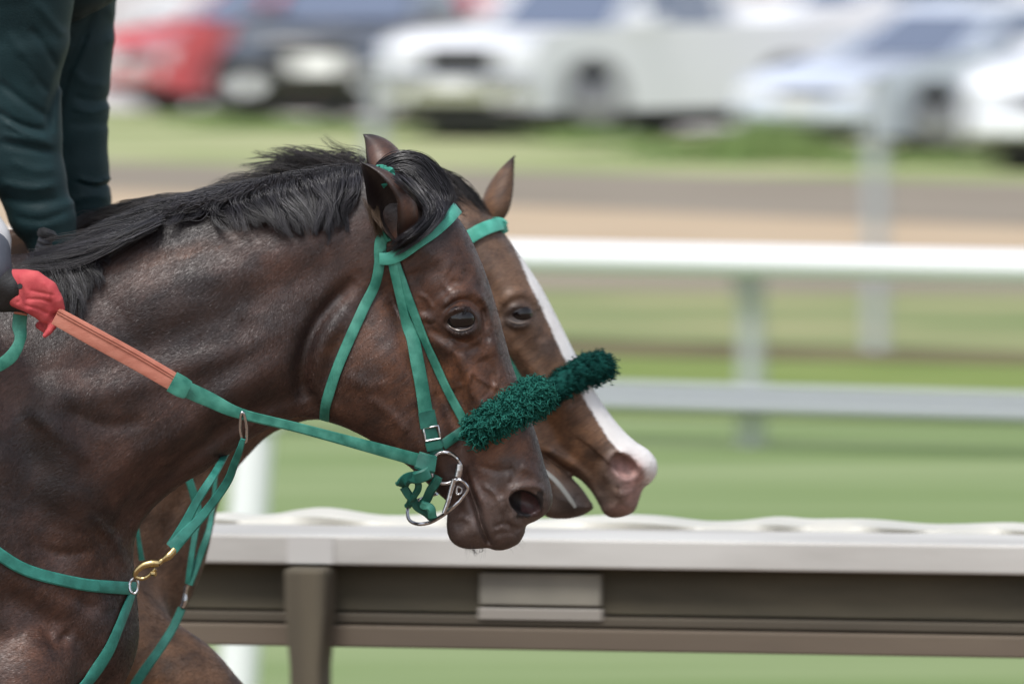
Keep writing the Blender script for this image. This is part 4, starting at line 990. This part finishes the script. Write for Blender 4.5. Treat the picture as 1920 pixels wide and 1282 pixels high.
# forelock
fg = [[(708,318,20),(745,296,30),(790,300,30),(825,345,30),(832,385,40)], [(706,324,22),(742,304,32),(783,310,34),(812,350,40),(815,395,60)], [(706,330,25),(740,318,40),(775,330,50),(798,362,70),(796,400,80)], [(712,318,10),(756,290,10),(806,304,8),(838,352,6),(838,392,20)]]
strands('forelock', fg, 1100, M_hair, h1, bvh1, 15, jit=5, r=.0008, lift=.004, seed=5, side=0, root_j=4, wob=3, lenv=.15)
fg2 = [[(770,322),(800,352),(818,385),(800,425),(742,468)], [(800,325),(828,355),(836,385),(806,425),(735,472)], [(742,330),(775,360),(800,395),(790,425),(750,455)], [(815,345),(842,375),(840,400),(790,440),(725,478)]]
strands('forelock', fg2, 1300, M_hair, h1, bvh1, 15, jit=5, r=.0008, lift=.012, seed=6, root_j=5, wob=3)
# rear horse: flying mane, forelock
hg = [[(700,330),(660,300),(620,285),(575,272)], [(690,335),(640,305),(590,292),(530,282)], [(660,338),(610,315),(555,300),(490,300)], [(620,342),(570,322),(515,312),(455,318)], [(570,350),(525,332),(470,332),(425,348)], [(520,362),(470,348),(430,352),(395,372)]]
strands('mane', hg, 900, M_hair2, h2, bvh2, Y2, jit=13, r=.0009, lift=.015, seed=7, side=0, root_j=6, wob=7, lenv=.6, cn=22)
hg2 = [[(480,372),(420,366),(370,378),(320,392)], [(420,386),(350,378),(290,384),(225,404)], [(350,398),(280,384),(215,398),(150,420)], [(280,410),(215,398),(170,410),(120,440)], [(200,425),(170,410),(140,425),(110,460)]]
strands('mane', hg2, 2200, M_hair2, h2, bvh2, Y2, jit=6, r=.0008, lift=.02, seed=8, side=0, root_j=7, wob=5)
hf = [[(790,322,20),(825,335,30),(855,360,40),(885,392,50)], [(810,318,10),(845,335,16),(880,368,20),(912,412,30)], [(820,325,0),(860,340,0),(892,372,0),(916,414,5)], [(790,340,50),(820,355,60),(850,385,70),(890,415,60)]]
strands('forelock', hf, 2200, M_hair2, h2, bvh2, Y2, jit=4, r=.0007, lift=.006, seed=9, side=0, root_j=5, wob=2, lenv=.12)
# whiskers and chin hair
wg = [[(728,858),(731,864),(734,874)], [(736,866),(739,872),(742,884)]]
cg = [[(880,1024),(884,1032),(890,1042)], [(905,1024),(904,1032),(898,1040)], [(850,1014),(848,1022),(852,1030)]]
strands('chin_whiskers', cg, 26, M_hair2, h1, bvh1, 15, jit=3, r=.0003, k=6, side=0, lift=.015, seed=11)
# fine hair inside the ear
eg = [[(708,436),(700,410),(694,385)], [(716,440),(712,415),(706,395)], [(700,420),(690,395),(684,372)]]
strands('ear_hair', eg, 160, mat('ear_hair', (.09,.06,.04), .5), h1, bvh1, 15, jit=4, r=.0003, k=6, side=-1, lift=.01, seed=12)

strands('eyelashes', [[(842,582,6),(834,584,12),(828,592,16)], [(862,573,6),(856,574,16),(850,582,22)], [(886,578,6),(888,580,16),(884,590,22)]], 40, M_hair, h1, bvh1, 15, jit=1.5, r=.0003, k=6, side=-1, lift=.001, seed=14, root_j=1, wob=0)
strands('muzzle_whiskers', [[(868,1000),(872,1018),(868,1036)], [(900,1005),(904,1024),(906,1046)], [(945,1005),(952,1024),(962,1040)], [(975,985),(984,1000),(996,1010)]], 22, M_hair, h1, bvh1, 15, jit=6, r=.00022, k=7, side=0, lift=.02, seed=15, root_j=8, wob=2)
# ------------------------------------------------------------------ riders
M_skin = mat('skin', (.42,.24,.17), .55, col2=(.47,.28,.20), nscale=40)
M_jack = mat('green_jacket_cloth', (.007,.023,.026), .6, col2=(.011,.034,.038), nscale=8, bump=.5, bscale=420, bdist=.0015, spec=.25)
M_bree = mat('white_breeches', (.72,.72,.72), .7, col2=(.62,.62,.63), nscale=12, bump=.3)
M_boot = mat('black_boot', (.015,.015,.016), .35)
M_helm = mat('helmet_shell', (.02,.02,.025), .3, coat=.5)
M_glove = mat('red_glove', (.46,.055,.065), .8, col2=(.54,.085,.090), nscale=50, bump=.5, bscale=600, bdist=.001)
M_cuff = mat('black_cuff', (.012,.012,.013), .6, bump=.4, bscale=300)
M_slv = mat('grey_sleeve', (.055,.062,.080), .7, col2=(.08,.09,.11), nscale=15)
def pc(spec): # (u, v, Y, r px) -> x y z r
    return [(*P(u, v, Y)[:], r*Y/K) for (u, v, Y, r) in spec]
def folds(strokes):
    S = [(cx_(p, 5), w, a) for p, w, a in strokes]
    def post(F, X, Y, Z):
        gx, gz = np.meshgrid(X[:,0,0], Z[0,0,:], indexing='ij'); u, v = topx(gx, 15.6, gz); d = np.zeros(u.shape)
        for pts, w, a in S:
            best = np.full(u.shape, 1e9); tt = np.zeros(u.shape)
            for i in range(len(pts)-1):
                q, t = seg_dist(u, v, pts[i], pts[i+1]); m = q < best; best = np.where(m, q, best); tt = np.where(m, (i+t)/(len(pts)-1), tt)
            # sharp crest, soft shoulder
            d += a*np.exp(-(best/w)**2)*np.clip(np.minimum(tt, 1-tt)*5+.15, 0, 1)
        d += 1.3*np.sin(u*.035+v*.05)*np.sin(v*.03-u*.02)
        return F+(d*m_px)[:,None,:]
    return post
# rider of the rear horse
r2 = empty('person', P(-300, 700, Y2), 'rider in dark green jacket, straight arms braced on the rear horse\'s withers', 'person', 'exercise riders')
Yn, Yf = 15.60, 15.90
def figure(root, chains, name='body'):
    V, Q = sdf_mesh(chains, .012, .04, pad=.05)
    return link_mesh(name, V, Q, M_skin, root)
def hand_chain(u, v, Y, a=90, s=1.0, curl=1):
    """a loosely closed hand, knuckles toward direction a (degrees, px space)"""
    ca, sa = math.cos(rad(a)), math.sin(rad(a)); out = []
    for i, (o, L) in enumerate(((-24,34),(-8,40),(8,38),(23,30))):
        b = (u-sa*o*.6, v+ca*o*.6); k = (u+ca*58*s-sa*o*s, v+sa*58*s+ca*o*s)
        m_ = (k[0]+ca*L*.6*s, k[1]+sa*L*.6*s); e = (k[0]+ca*L*.35*s, k[1]+sa*L*.35*s)
        out.append(pc([(b[0],b[1],Y,17*s),(k[0],k[1],Y,13*s),(m_[0],m_[1],Y+.022,10.5*s),(e[0],e[1],Y+.042,9.5*s),(k[0]-ca*4,k[1]-sa*4,Y+.046,8.5*s)]))
    out.append(pc([(u-sa*-20,v+ca*-20,Y,15*s),(u+ca*35-sa*-42,v+sa*35+ca*-42,Y+.006,12*s),(u+ca*62-sa*-36,v+sa*62+ca*-36,Y+.014,10*s),(u+ca*80-sa*-26,v+sa*80+ca*-26,Y+.02,8.5*s)]))
    return out
# skin body below the clothing (head, neck, torso, limbs)
def rider_body(root, sh, hip, head, Ya, Yb, elbows, wrists, extra=()):
    Ym = (Ya+Yb)/2
    ch = [pc([(sh[0],sh[1],Ym,105),((sh[0]+hip[0])/2,(sh[1]+hip[1])/2,Ym,120),(hip[0],hip[1],Ym,125)]),
          pc([(sh[0],sh[1],Ym,60),(head[0]-20,head[1]+70,Ym,55),(head[0],head[1],Ym,84)]), pc([(head[0]+20,head[1]+30,Ym,60),(head[0]+40,head[1]+66,Ym,34)]), pc([(head[0]+78,head[1]+16,Ym,10),(head[0]+92,head[1]+34,Ym,14)])]
    for (Yk, e, wv) in ((Ya, elbows[0], wrists[0]), (Yb, elbows[1], wrists[1])):
        ch.append(pc([(sh[0],sh[1]+10,Yk*.5+Ym*.5,50),(e[0],e[1],Yk,38),(wv[0],wv[1],Yk,28)]))
        kn = (hip[0]+440, hip[1]+230); s_ = 1 if Yk > Ym else -1
        ch.append(pc([(hip[0],hip[1]+30,Ym+s_*.08,80),(kn[0],kn[1],Ym+s_*.25,48),(hip[0]+150,hip[1]+620,Ym+s_*.27,34),(hip[0]+290,hip[1]+690,Ym+s_*.27,30)]))
    ch += list(extra)
    return figure(root, ch)
rider_body(r2, (10,-110), (-560,120), (150,-300), Yn, Yf, ((45,190),(150,180)), ((95,440),(155,400)), hand_chain(92,462,Yn+.02,95,.75)+hand_chain(166,440,Yf,80,.8))
# jacket
jn = [pc([(-40,-130,Yn+.05,150),(20,-40,Yn,125),(35,80,Yn,98),(36,190,Yn,80),(46,300,Yn,72),(72,390,Yn,62),(92,440,Yn,44)]), pc([(92,425,Yn,48),(98,448,Yn,38)])]
jf = [pc([(60,-130,Yf-.05,140),(110,-30,Yf,112),(128,80,Yf,84),(135,190,Yf,70),(142,300,Yf,62),(150,365,Yf,58),(158,415,Yf,52),(165,440,Yf,48)])]
jt = [pc([(0,-110,Y2-.03,160),(-280,0,Y2-.03,165),(-540,110,Y2-.03,150)]), pc([(60,-130,Y2,130),(110,-80,Y2,125),(170,-45,Y2,62)])]
fd = folds([([(165,20),(140,85),(112,150),(96,215),(98,250)], 8, -9), ([(0,150),(50,190),(96,222)], 7, -5), ([(-5,205),(40,232),(92,245)], 6, -6), ([(10,225),(50,250),(98,262)], 5, 5),
  ([(0,265),(50,275),(105,285)], 8, -5), ([(5,250),(60,262),(104,272)], 5, 4), ([(0,340),(60,352),(110,345)], 8, 5), ([(0,365),(55,378),(118,372)], 9, -5), ([(20,300),(70,318),(108,315)], 8, 3), ([(30,405),(80,412),(130,395)], 7, -4),
  ([(60,50),(90,90),(110,130)], 7, -5), ([(20,60),(50,110),(70,160)], 9, 4), ([(70,0),(100,40),(125,70)], 8, 4), ([(40,100),(70,145),(95,175)], 7, -4), ([(125,185),(160,195),(200,190)], 7, -4), ([(122,205),(160,216),(198,205)], 6, 4), ([(120,130),(150,160),(190,165)], 8, 3),
  ([(115,240),(160,238),(200,240)], 8, -3), ([(130,340),(165,350),(198,342)], 4, 5), ([(130,348),(165,358),(198,350)], 4, -5), ([(120,385),(160,375),(195,382)], 7, 3), ([(190,10),(205,50),(190,90)], 10, 4)])
V, Q = sdf_mesh(jn+jt, .0042, .03, pad=.03, post=fd, lo=(-1.6,15,1), hi=(0,17,2.9)); nearj = link_mesh('jacket', V, Q, M_jack, r2)
V, Q = sdf_mesh(jf, .0045, .02, pad=.03, post=fd); link_mesh('jacket_sleeve', V, Q, M_jack, r2)
V, Q = sdf_mesh([pc([(-560,140,Y2-.05,140),(-130,340,Y2-.22,86),(-38,455,Y2-.27,60),(-45,520,Y2-.27,52)]), pc([(-560,140,Y2+.05,140),(-130,360,Y2+.25,84),(-410,740,Y2+.27,46)]), pc([(-120,350,Y2-.25,78),(-410,740,Y2-.27,46)])], .012, .03); link_mesh('breeches', V, Q, M_bree, r2)
V, Q = sdf_mesh([pc([(150,-320,Y2,104),(120,-330,Y2,106)]), pc([(200,-300,Y2,40),(245,-285,Y2,24)])], .012, .02); link_mesh('helmet', V, Q, M_helm, r2)
# whip butt held in his near hand
wh = empty('riding_whip', P(88, 445, 15.4), 'black ribbed riding whip handle poking up beside the green sleeve', 'whip')
Yw = 15.42
a = [P(70,500,Yw+.01), P(76,480,Yw), P(82,460,Yw), P(86,446,Yw)]
M_grip = mat('grip_rubber', (.045,.046,.055), .6); MBw = MB().tube(a, [14*m_px]*4, 14); o = link_mesh('grip', MBw.v, MBw.f, M_grip, wh)
MBw = MB().tube([P(86,447,Yw), P(88,441,Yw), P(90,435,Yw), P(92,430,Yw)], [17*m_px, 20*m_px, 19*m_px, 12*m_px], 14); link_mesh('cap', MBw.v, MBw.f, M_cuff, wh)
for q in range(4):
    MBw = MB().tube([P(74+q*3.2,486-q*9.5,Yw-.001), P(74.8+q*3.2,483-q*9.5,Yw-.001)], 15.6*m_px, 14); link_mesh('ring', MBw.v, MBw.f, M_cuff, wh)
MBw = MB().tube([P(72,498,Yw+.01), P(-200,1150,Yw-.1)], [7*m_px, 3*m_px], 8); link_mesh('shaft', MBw.v, MBw.f, M_black, wh)

# rider of the front horse
r1 = empty('person', P(-700, 800, 15), 'rider of the front horse, red gloved hand closed on the orange rein grip', 'person', 'exercise riders')
Yg = 14.70
def fist():
    c = []
    W = (22, 536); kn = [(96,542),(101,560),(98,577),(88,592)]
    wr_ = [(26,522),(22,534),(20,546),(22,556)]
    for i in range(4):
        k = kn[i]; b = wr_[i]; Yk = Yg-.004+.004*i
        c.append(pc([(b[0],b[1],Yg,17),((b[0]*.5+k[0]*.5)+2,(b[1]*.5+k[1]*.5)-(3 if i == 0 else 0),Yg-.010,17.5-i),(k[0]-6,k[1],Yk-.006,13.5-i*.7)]))
        # proximal bends away, middle comes back, tip returns into the palm
        c.append(pc([(k[0]-4,k[1],Yk-.004,12.5-i*.5),(k[0]+9,k[1]+13,Yk+.012,10.5-i*.4),(k[0]+1,k[1]+27,Yk+.030,9.2-i*.3),(k[0]-14,k[1]+18,Yk+.036,8.5-i*.3)]))
    c.append(pc([(34,524,Yg-.006,15),(66,522,Yg-.014,14),(92,540,Yg-.016,12.5),(108,562,Yg-.014,10.5),(113,578,Yg-.008,9)]))   # thumb along the top
    c.append(pc([(90,590,Yg+.008,10),(102,606,Yg+.004,8),(92,621,Yg,6.5),(84,629,Yg,4.5)]))
    c.append(pc([(50,532,Yg,24),(80,552,Yg,23)]))
    return c
gfold = None
def gpost(F, X, Y, Z):
    gx, gz = np.meshgrid(X[:,0,0], Z[0,0,:], indexing='ij'); u, v = topx(gx, Yg, gz); d = np.zeros(u.shape)
    for pts, w, a in (([(52,560),(75,560),(95,565)], 3, -2.2), ([(50,572),(72,578),(88,586)], 3, -2.2), ([(60,544),(80,548),(100,552)], 3, -1.6), ([(30,545),(40,560),(34,566)], 3, -2), ([(38,515),(42,530),(52,548)], 4, 1.5), ([(86,530),(94,545),(92,560)], 3, 1.5)):
        best = np.full(u.shape, 1e9); pts = cx_(pts, 4)
        for i in range(len(pts)-1):
            q, t = seg_dist(u, v, pts[i], pts[i+1]); best = np.minimum(best, q)
        d += a*np.exp(-(best/w)**2)
    return F+(d*m_px)[:,None,:]
V, Q = sdf_mesh(fist(), .0016, .0085, pad=.012, post=gpost); gl = link_mesh('glove', V, Q, M_glove, r1)
link_mesh('snap_fastener', *(lambda m: (m.v, m.f))(MB().tube([P(37,537,Yg-.030), P(37,537,Yg-.036)], [5.5*m_px, 4.5*m_px], 14)), M_cuff, gl)
V, Q = sdf_mesh([pc([(-16,524,Yg+.005,37),(22,538,Yg+.002,31)]), pc([(5,560,Yg+.01,26),(30,566,Yg+.016,20),(48,578,Yg+.02,12)])], .003, .012); link_mesh('cuff', V, Q, M_cuff, r1)
V, Q = sdf_mesh([pc([(-260,440,Yg,70),(-100,490,Yg+.005,58),(-32,512,Yg+.005,47)]), pc([(-260,440,Yg,72),(-250,160,14.8,80),(-270,-10,14.9,100)]), pc([(-30,500,Yg+.02,46),(-18,470,Yg+.03,38)]), pc([(-280,0,15,160),(-520,160,15,165),(-760,260,15,155)]), pc([(-270,-10,15.12,100),(-240,200,15.22,76),(-150,440,15.24,62),(-20,520,15.24,44)])], .007, .03)
link_mesh('jacket', V, Q, M_slv, r1)
V, Q = sdf_mesh([pc([(-790,290,14.95,140),(-360,500,14.74,86),(-630,870,14.72,50)]), pc([(-790,290,15.05,140),(-360,500,15.26,86),(-630,870,15.28,50)])], .012, .03)
link_mesh('breeches', V, Q, M_bree, r1)
rider_body(r1, (-280,0), (-790,270), (-180,-170), 14.8, 15.22, ((-250,430),(-200,420)), ((0,530),(-10,520)), hand_chain(0,525,15.24,20,.9))
V, Q = sdf_mesh([pc([(-180,-190,15,104),(-210,-200,15,106)]), pc([(-130,-170,15,40),(-85,-155,15,24)])], .012, .02); link_mesh('helmet', V, Q, M_helm, r1)
# faces, boots and saddles
M_eyew = mat('eye_white', (.75,.73,.70), .2); M_iris = mat('iris_brown', (.05,.025,.015), .1); M_lip = mat('lips', (.36,.13,.11), .5)
M_leather = mat('brown_saddle_leather', (.055,.028,.016), .4, col2=(.08,.04,.022), nscale=12); M_cloth = mat('saddle_cloth', (.70,.70,.70), .8)
def ball(c, r, n=12):
    vs = []; fs = []
    for i in range(n+1):
        for k in range(n*2): a = math.pi*i/n; b = math.pi*k/n; vs.append(Vector(c)+Vector((math.sin(a)*math.cos(b), math.sin(a)*math.sin(b), math.cos(a)))*r)
    for i in range(n):
        for k in range(n*2): l = (k+1) % (n*2); fs.append((i*n*2+k, i*n*2+l, i*n*2+n*2+l, i*n*2+n*2+k))
    return vs, fs
for root, hd, Ym, hip in ((r2, (150,-300), Y2, (-560,120)), (r1, (-180,-170), 15.0, (-790,270))):
    for s_ in (-1, 1):
        c = P(hd[0]+64, hd[1]+6, Ym+s_*.030); e_ = link_mesh('eye', *ball(c, .0135), M_eyew, root); link_mesh('iris', *ball(c+Vector((.0075,s_*.001,0)), .0078), M_iris, e_)
        V, Q = sdf_mesh([pc([(hd[0]-5,hd[1]+10,Ym+s_*.072,9),(hd[0]-8,hd[1]+24,Ym+s_*.076,10),(hd[0]-3,hd[1]+40,Ym+s_*.072,8)])], .004, .01); link_mesh('ear', V, Q, M_skin, root)
        a_ = (hip[0]+150, hip[1]+560); V, Q = sdf_mesh([pc([(a_[0]+40,a_[1]-150,Ym+s_*.265,50),(a_[0],a_[1]+60,Ym+s_*.27,44),(a_[0]+60,a_[1]+110,Ym+s_*.27,42),(a_[0]+170,a_[1]+135,Ym+s_*.27,34)])], .010, .02); link_mesh('boot', V, Q, M_boot, root)
    V, Q = sdf_mesh([pc([(hd[0]+76,hd[1]+56,Ym-.02,6),(hd[0]+82,hd[1]+57,Ym,7),(hd[0]+76,hd[1]+56,Ym+.02,6)])], .003, .006); link_mesh('mouth', V, Q, M_lip, root)
for Ym, dv, lab in ((15.0, 0, 'brown leather racing saddle on the front horse'), (Y2, -30, 'brown leather racing saddle on the rear horse')):
    sd_ = empty('saddle', P(-560, 540+dv, Ym), lab, 'saddle', 'racing saddles')
    V, Q = sdf_mesh([pc([(-400,505+dv,Ym,26),(-480,535+dv,Ym,34),(-620,545+dv,Ym,44),(-760,520+dv,Ym,40)])], .009, .02); link_mesh('seat', V, Q, M_leather, sd_)
    for s_ in (-1, 1):
        V, Q = sdf_mesh([pc([(-480,560+dv,Ym+s_*.12,20),(-440,680+dv,Ym+s_*.235,20),(-430,820+dv,Ym+s_*.275,18)]), pc([(-560,570+dv,Ym+s_*.14,20),(-530,700+dv,Ym+s_*.245,20),(-500,830+dv,Ym+s_*.28,18)])], .009, .05); link_mesh('flap', V, Q, M_leather, sd_)
        link_mesh('stirrup_leather', *(lambda m: (m.v, m.f))(MB().tube([P(-540,620+dv,Ym+s_*.25), P(-560,860+dv,Ym+s_*.275), P(-560,930+dv,Ym+s_*.275)], .007, 8)), M_black, sd_)
        link_mesh('stirrup', *(lambda m: (m.v, m.f))(MB().tube([P(-560,930+dv,Ym+s_*.275), P(-600,980+dv,Ym+s_*.275), P(-612,1030+dv,Ym+s_*.275), P(-510,1030+dv,Ym+s_*.275), P(-520,980+dv,Ym+s_*.275)], .006, 8, closed=True)), M_steel, sd_)
# ------------------------------------------------------------------ vehicles in the car park
M_glass = mat('car_glass', (.12,.15,.22), .08, spec=.9)
M_tyre = mat('tyre_rubber', (.025,.025,.027), .85)
M_rim = mat('alloy_rim', (.5,.5,.52), .3, metal=.8)
M_trim = mat('black_trim', (.03,.03,.033), .5)
M_lamp = mat('headlamp_glass', (.75,.77,.80), .1, coat=1)
M_plate = mat('licence_plate', (.75,.75,.74), .4)
M_chrome = mat('chrome', (.65,.66,.68), .15, metal=1)
def paint(name, c): return mat(name, c, .28, spec=.6, coat=.6)
def car(name, label, cat_, u, v, delta, col, kind='sedan', group='vehicles parked beyond the track', dark=False):
    """front lower corner nearest the camera stands at photo pixel (u,v); delta degrees off a pure leftward heading"""
    L, W = dict(sedan=(4.5,1.78), pickup=(5.4,1.95), suv=(4.6,1.86))[kind]
    if kind == 'sedan':
        low = [(0,.28),(.02,.55),(.12,.72),(1.2,.93),(3.75,.98),(4.45,.92),(4.5,.5),(4.45,.28)]
        cab = [(1.15,.93),(1.95,1.38),(2.4,1.43),(3.2,1.38),(3.95,.97)]; wx = (.85, 3.55); wr_ = .32
    elif kind == 'suv':
        low = [(0,.32),(0,.62),(.10,.90),(1.15,1.05),(4.5,1.1),(4.6,.6),(4.55,.32)]
        cab = [(1.1,1.04),(1.75,1.62),(2.2,1.70),(4.1,1.66),(4.5,1.1)]; wx = (.88, 3.6); wr_ = .36
    else:
        low = [(0,.40),(0,.72),(.06,1.02),(.3,1.08),(1.5,1.14),(5.35,1.14),(5.4,.6),(5.35,.42)]
        cab = [(1.45,1.13),(2.05,1.72),(2.4,1.79),(3.3,1.78),(3.55,1.13)]; wx = (.95, 4.2); wr_ = .40
    g = GH(u, v); ph = math.pi+rad(delta)
    root = empty(name, g, label, cat_, group); root.rotation_euler = (0, 0, ph)
    # local: +x forward, nearest front corner at (0,+W/2 or so)
    def link(mb, nm, m, bev=0, smooth=False, par=None):
        o = mb.build(nm, m, None, smooth, bev); o.parent = par or root; return o
    def prism(pr, y0, y1, taper=0, zb=None):
        n = len(pr); vs = []
        z0 = min(p[1] for p in pr)
        zt = max(p[1] for p in pr)
        for s, y in ((-1, y0), (1, y1)):
            for (x, z) in pr:
                k = taper*(z-z0)/(zt-z0+1e-6); vs.append((-x, y-s*k*1, z))
        return MB().add(vs, [tuple(range(n)), tuple(range(2*n-1, n-1, -1))]+[(i, n+i, n+(i+1) % n, (i+1) % n)[::-1] for i in range(n)])
    yc = W/2   # near side (towards camera for heading left) is local +y
    o0 = -W/2
    link(prism(low, o0-W/2, o0+W/2), 'body', col, .07, True)
    link(prism(cab, o0-W/2+.06, o0+W/2-.06, .18), 'cabin', col, .05, True)
    # glass
    zc = cab[0][1]; zt = max(p[1] for p in cab)
    def on_side(x0, x1, x2, x3, s):
        k0 = .18*.12; k1 = .18*.88; vs = []
        for (x, z, k) in ((x0, zc+.05, k0), (x1, zc+.05, k0), (x2, zc+(zt-zc)*.86, k1), (x3, zc+(zt-zc)*.86, k1)):
            vs.append((-x, o0+s*(W/2-.06-k+.012), z))
        return MB().add(vs+[(x, y-s*.02, z) for x, y, z in vs], [(0,1,2,3)[::s], (0,4,5,1), (1,5,6,2), (2,6,7,3), (3,7,4,0)])
    c0, c1, cm, c2, c3 = cab[0][0], cab[1][0], cab[2][0], cab[-2][0], cab[-1][0]
    mid = (c1+c2)/2
    for s in (-1, 1):
        link(on_side(c0+.35, mid-.04, mid-.04, c1+.12, s), 'window', M_glass)
        link(on_side(mid+.05, c3-.3, c2-.12, mid+.05, s), 'window', M_glass)
    def across(p0, p1, out, hw0, hw1, a=.08, b=.9):
        (x0, z0), (x1, z1) = p0, p1
        q0 = (x0+(x1-x0)*a, z0+(z1-z0)*a); q1 = (x0+(x1-x0)*b, z0+(z1-z0)*b)
        vs = [(-q0[0]+out, o0-hw0, q0[1]+.01), (-q0[0]+out, o0+hw0, q0[1]+.01), (-q1[0]+out, o0+hw1, q1[1]+.01), (-q1[0]+out, o0-hw1, q1[1]+.01)]
        return MB().add(vs, [(0,1,2,3)])
    link(across(cab[0], cab[1], .02, W/2-.16, W/2-.26), 'windscreen', M_glass)
    link(across(cab[-1], cab[-2], -.02, W/2-.16, W/2-.26), 'rear_window', M_glass)
    # wheels
    for x in wx:
        for s in (-1, 1):
            y = o0+s*(W/2-.09)
            arch = MB().tube([(-x, y-.12, wr_+.03), (-x, y+s*.0+.12+.0, wr_+.03)], wr_+.085, 28)
            arch = MB().tube([(-x, o0+s*(W/2-.20), wr_+.03), (-x, o0+s*(W/2+.004), wr_+.03)], wr_+.08, 28); link(arch, 'wheel_arch', M_trim)
            wh = link(MB().tube([(-x, o0+s*(W/2-.18), wr_), (-x, o0+s*(W/2-.15), wr_), (-x, o0+s*(W/2), wr_), (-x, o0+s*(W/2+.03), wr_)], [wr_*.9, wr_, wr_, wr_*.92], 28), 'wheel', M_tyre)
            link(MB().tube([(-x, o0+s*(W/2+.02), wr_), (-x, o0+s*(W/2+.05), wr_)], [wr_*.66, wr_*.5], 20), 'rim', M_rim, par=wh)
    zf = low[1][1]; fz = low[2][1]
    # front: bumper, grille, lamps, plate
    tall = kind == 'pickup'
    link(MB().box((.05, o0, zf-.12 if tall else .45), (.16, W*.97, .22)), 'bumper', M_trim if dark else M_chrome if tall else col, .04)
    gz = (zf+fz)/2-.02 if tall else zf+.03
    link(MB().box((.012 if tall else -.01, o0, gz), (.06, W*.50, .24 if tall else .13)), 'grille', M_trim, .015)
    for s in (-1, 1):
        link(MB().box((-.01 if not tall else .008, o0+s*W*.37, gz+(.02 if not tall else 0)), (.14 if not tall else .07, W*.20, .19), M=Matrix.Rotation(-s*rad(14 if not tall else 3), 3, 'Z')), 'headlight', M_glass if dark else M_lamp, .03)
        link(MB().tube([(.06, o0+s*W*.36, .46), (.15, o0+s*W*.36, .46)], .13 if dark and s < 0 else .07, 14), 'fog_lamp', M_lamp)
        mz = zc+.08; link(MB().box((-c0-.30, o0+s*(W/2+.10), mz+.05), (.12, .20, .15)), 'mirror', col, .03)
    link(MB().box((.145, o0+(.12 if dark else 0), zf-.02 if dark else zf-.12 if tall else .5), (.02, .58 if dark else .46, .26 if dark else .15)), 'licence_plate', M_plate, .005)
    link(MB().box((-L/2, o0, .24), (L*.9, W*.7, .16)), 'underbody', M_trim)
    return root
P_red = paint('red_paint', (.50,.07,.075)); P_blk = paint('black_paint', (.045,.05,.06)); P_wht = paint('white_paint', (.80,.81,.83))
P_sil = paint('silver_blue_paint', (.55,.60,.70)); P_wht2 = paint('cool_white_paint', (.78,.80,.84)); P_crm = paint('pale_grey_paint', (.62,.62,.62))
car('parked_car', 'red car parked leftmost behind the riders', 'car', 322, 214, 30, P_red, 'suv')
car('pickup_truck', 'black pickup with pale licence plate, nose to the camera beside the red car', 'pickup truck', 742, 240, 76, P_blk, 'pickup', dark=True)
car('pickup_truck', 'large white pickup with dark side windows, behind the horses\' heads', 'pickup truck', 1000, 272, 50, P_wht, 'pickup')
car('parked_car', 'silver blue car parked between the white pickup and the white car on the right', 'car', 1635, 297, 42, P_sil, 'sedan')
car('parked_car', 'white car at the right edge, nearest of the parked row', 'car', 2170, 334, 60, P_wht2, 'suv')
# second row, farther
car('delivery_van', 'pale van far back, above the white pickup and left of the beige ground', 'van', 1500, 150, 35, P_wht, 'suv', None)
car('parked_car', 'pale grey car parked in the back row above the red car', 'car', 330, 110, 20, P_crm, 'suv')
car('parked_car', 'pale car parked in the back row above the black pickup', 'car', 930, 120, 25, P_wht2, 'suv')
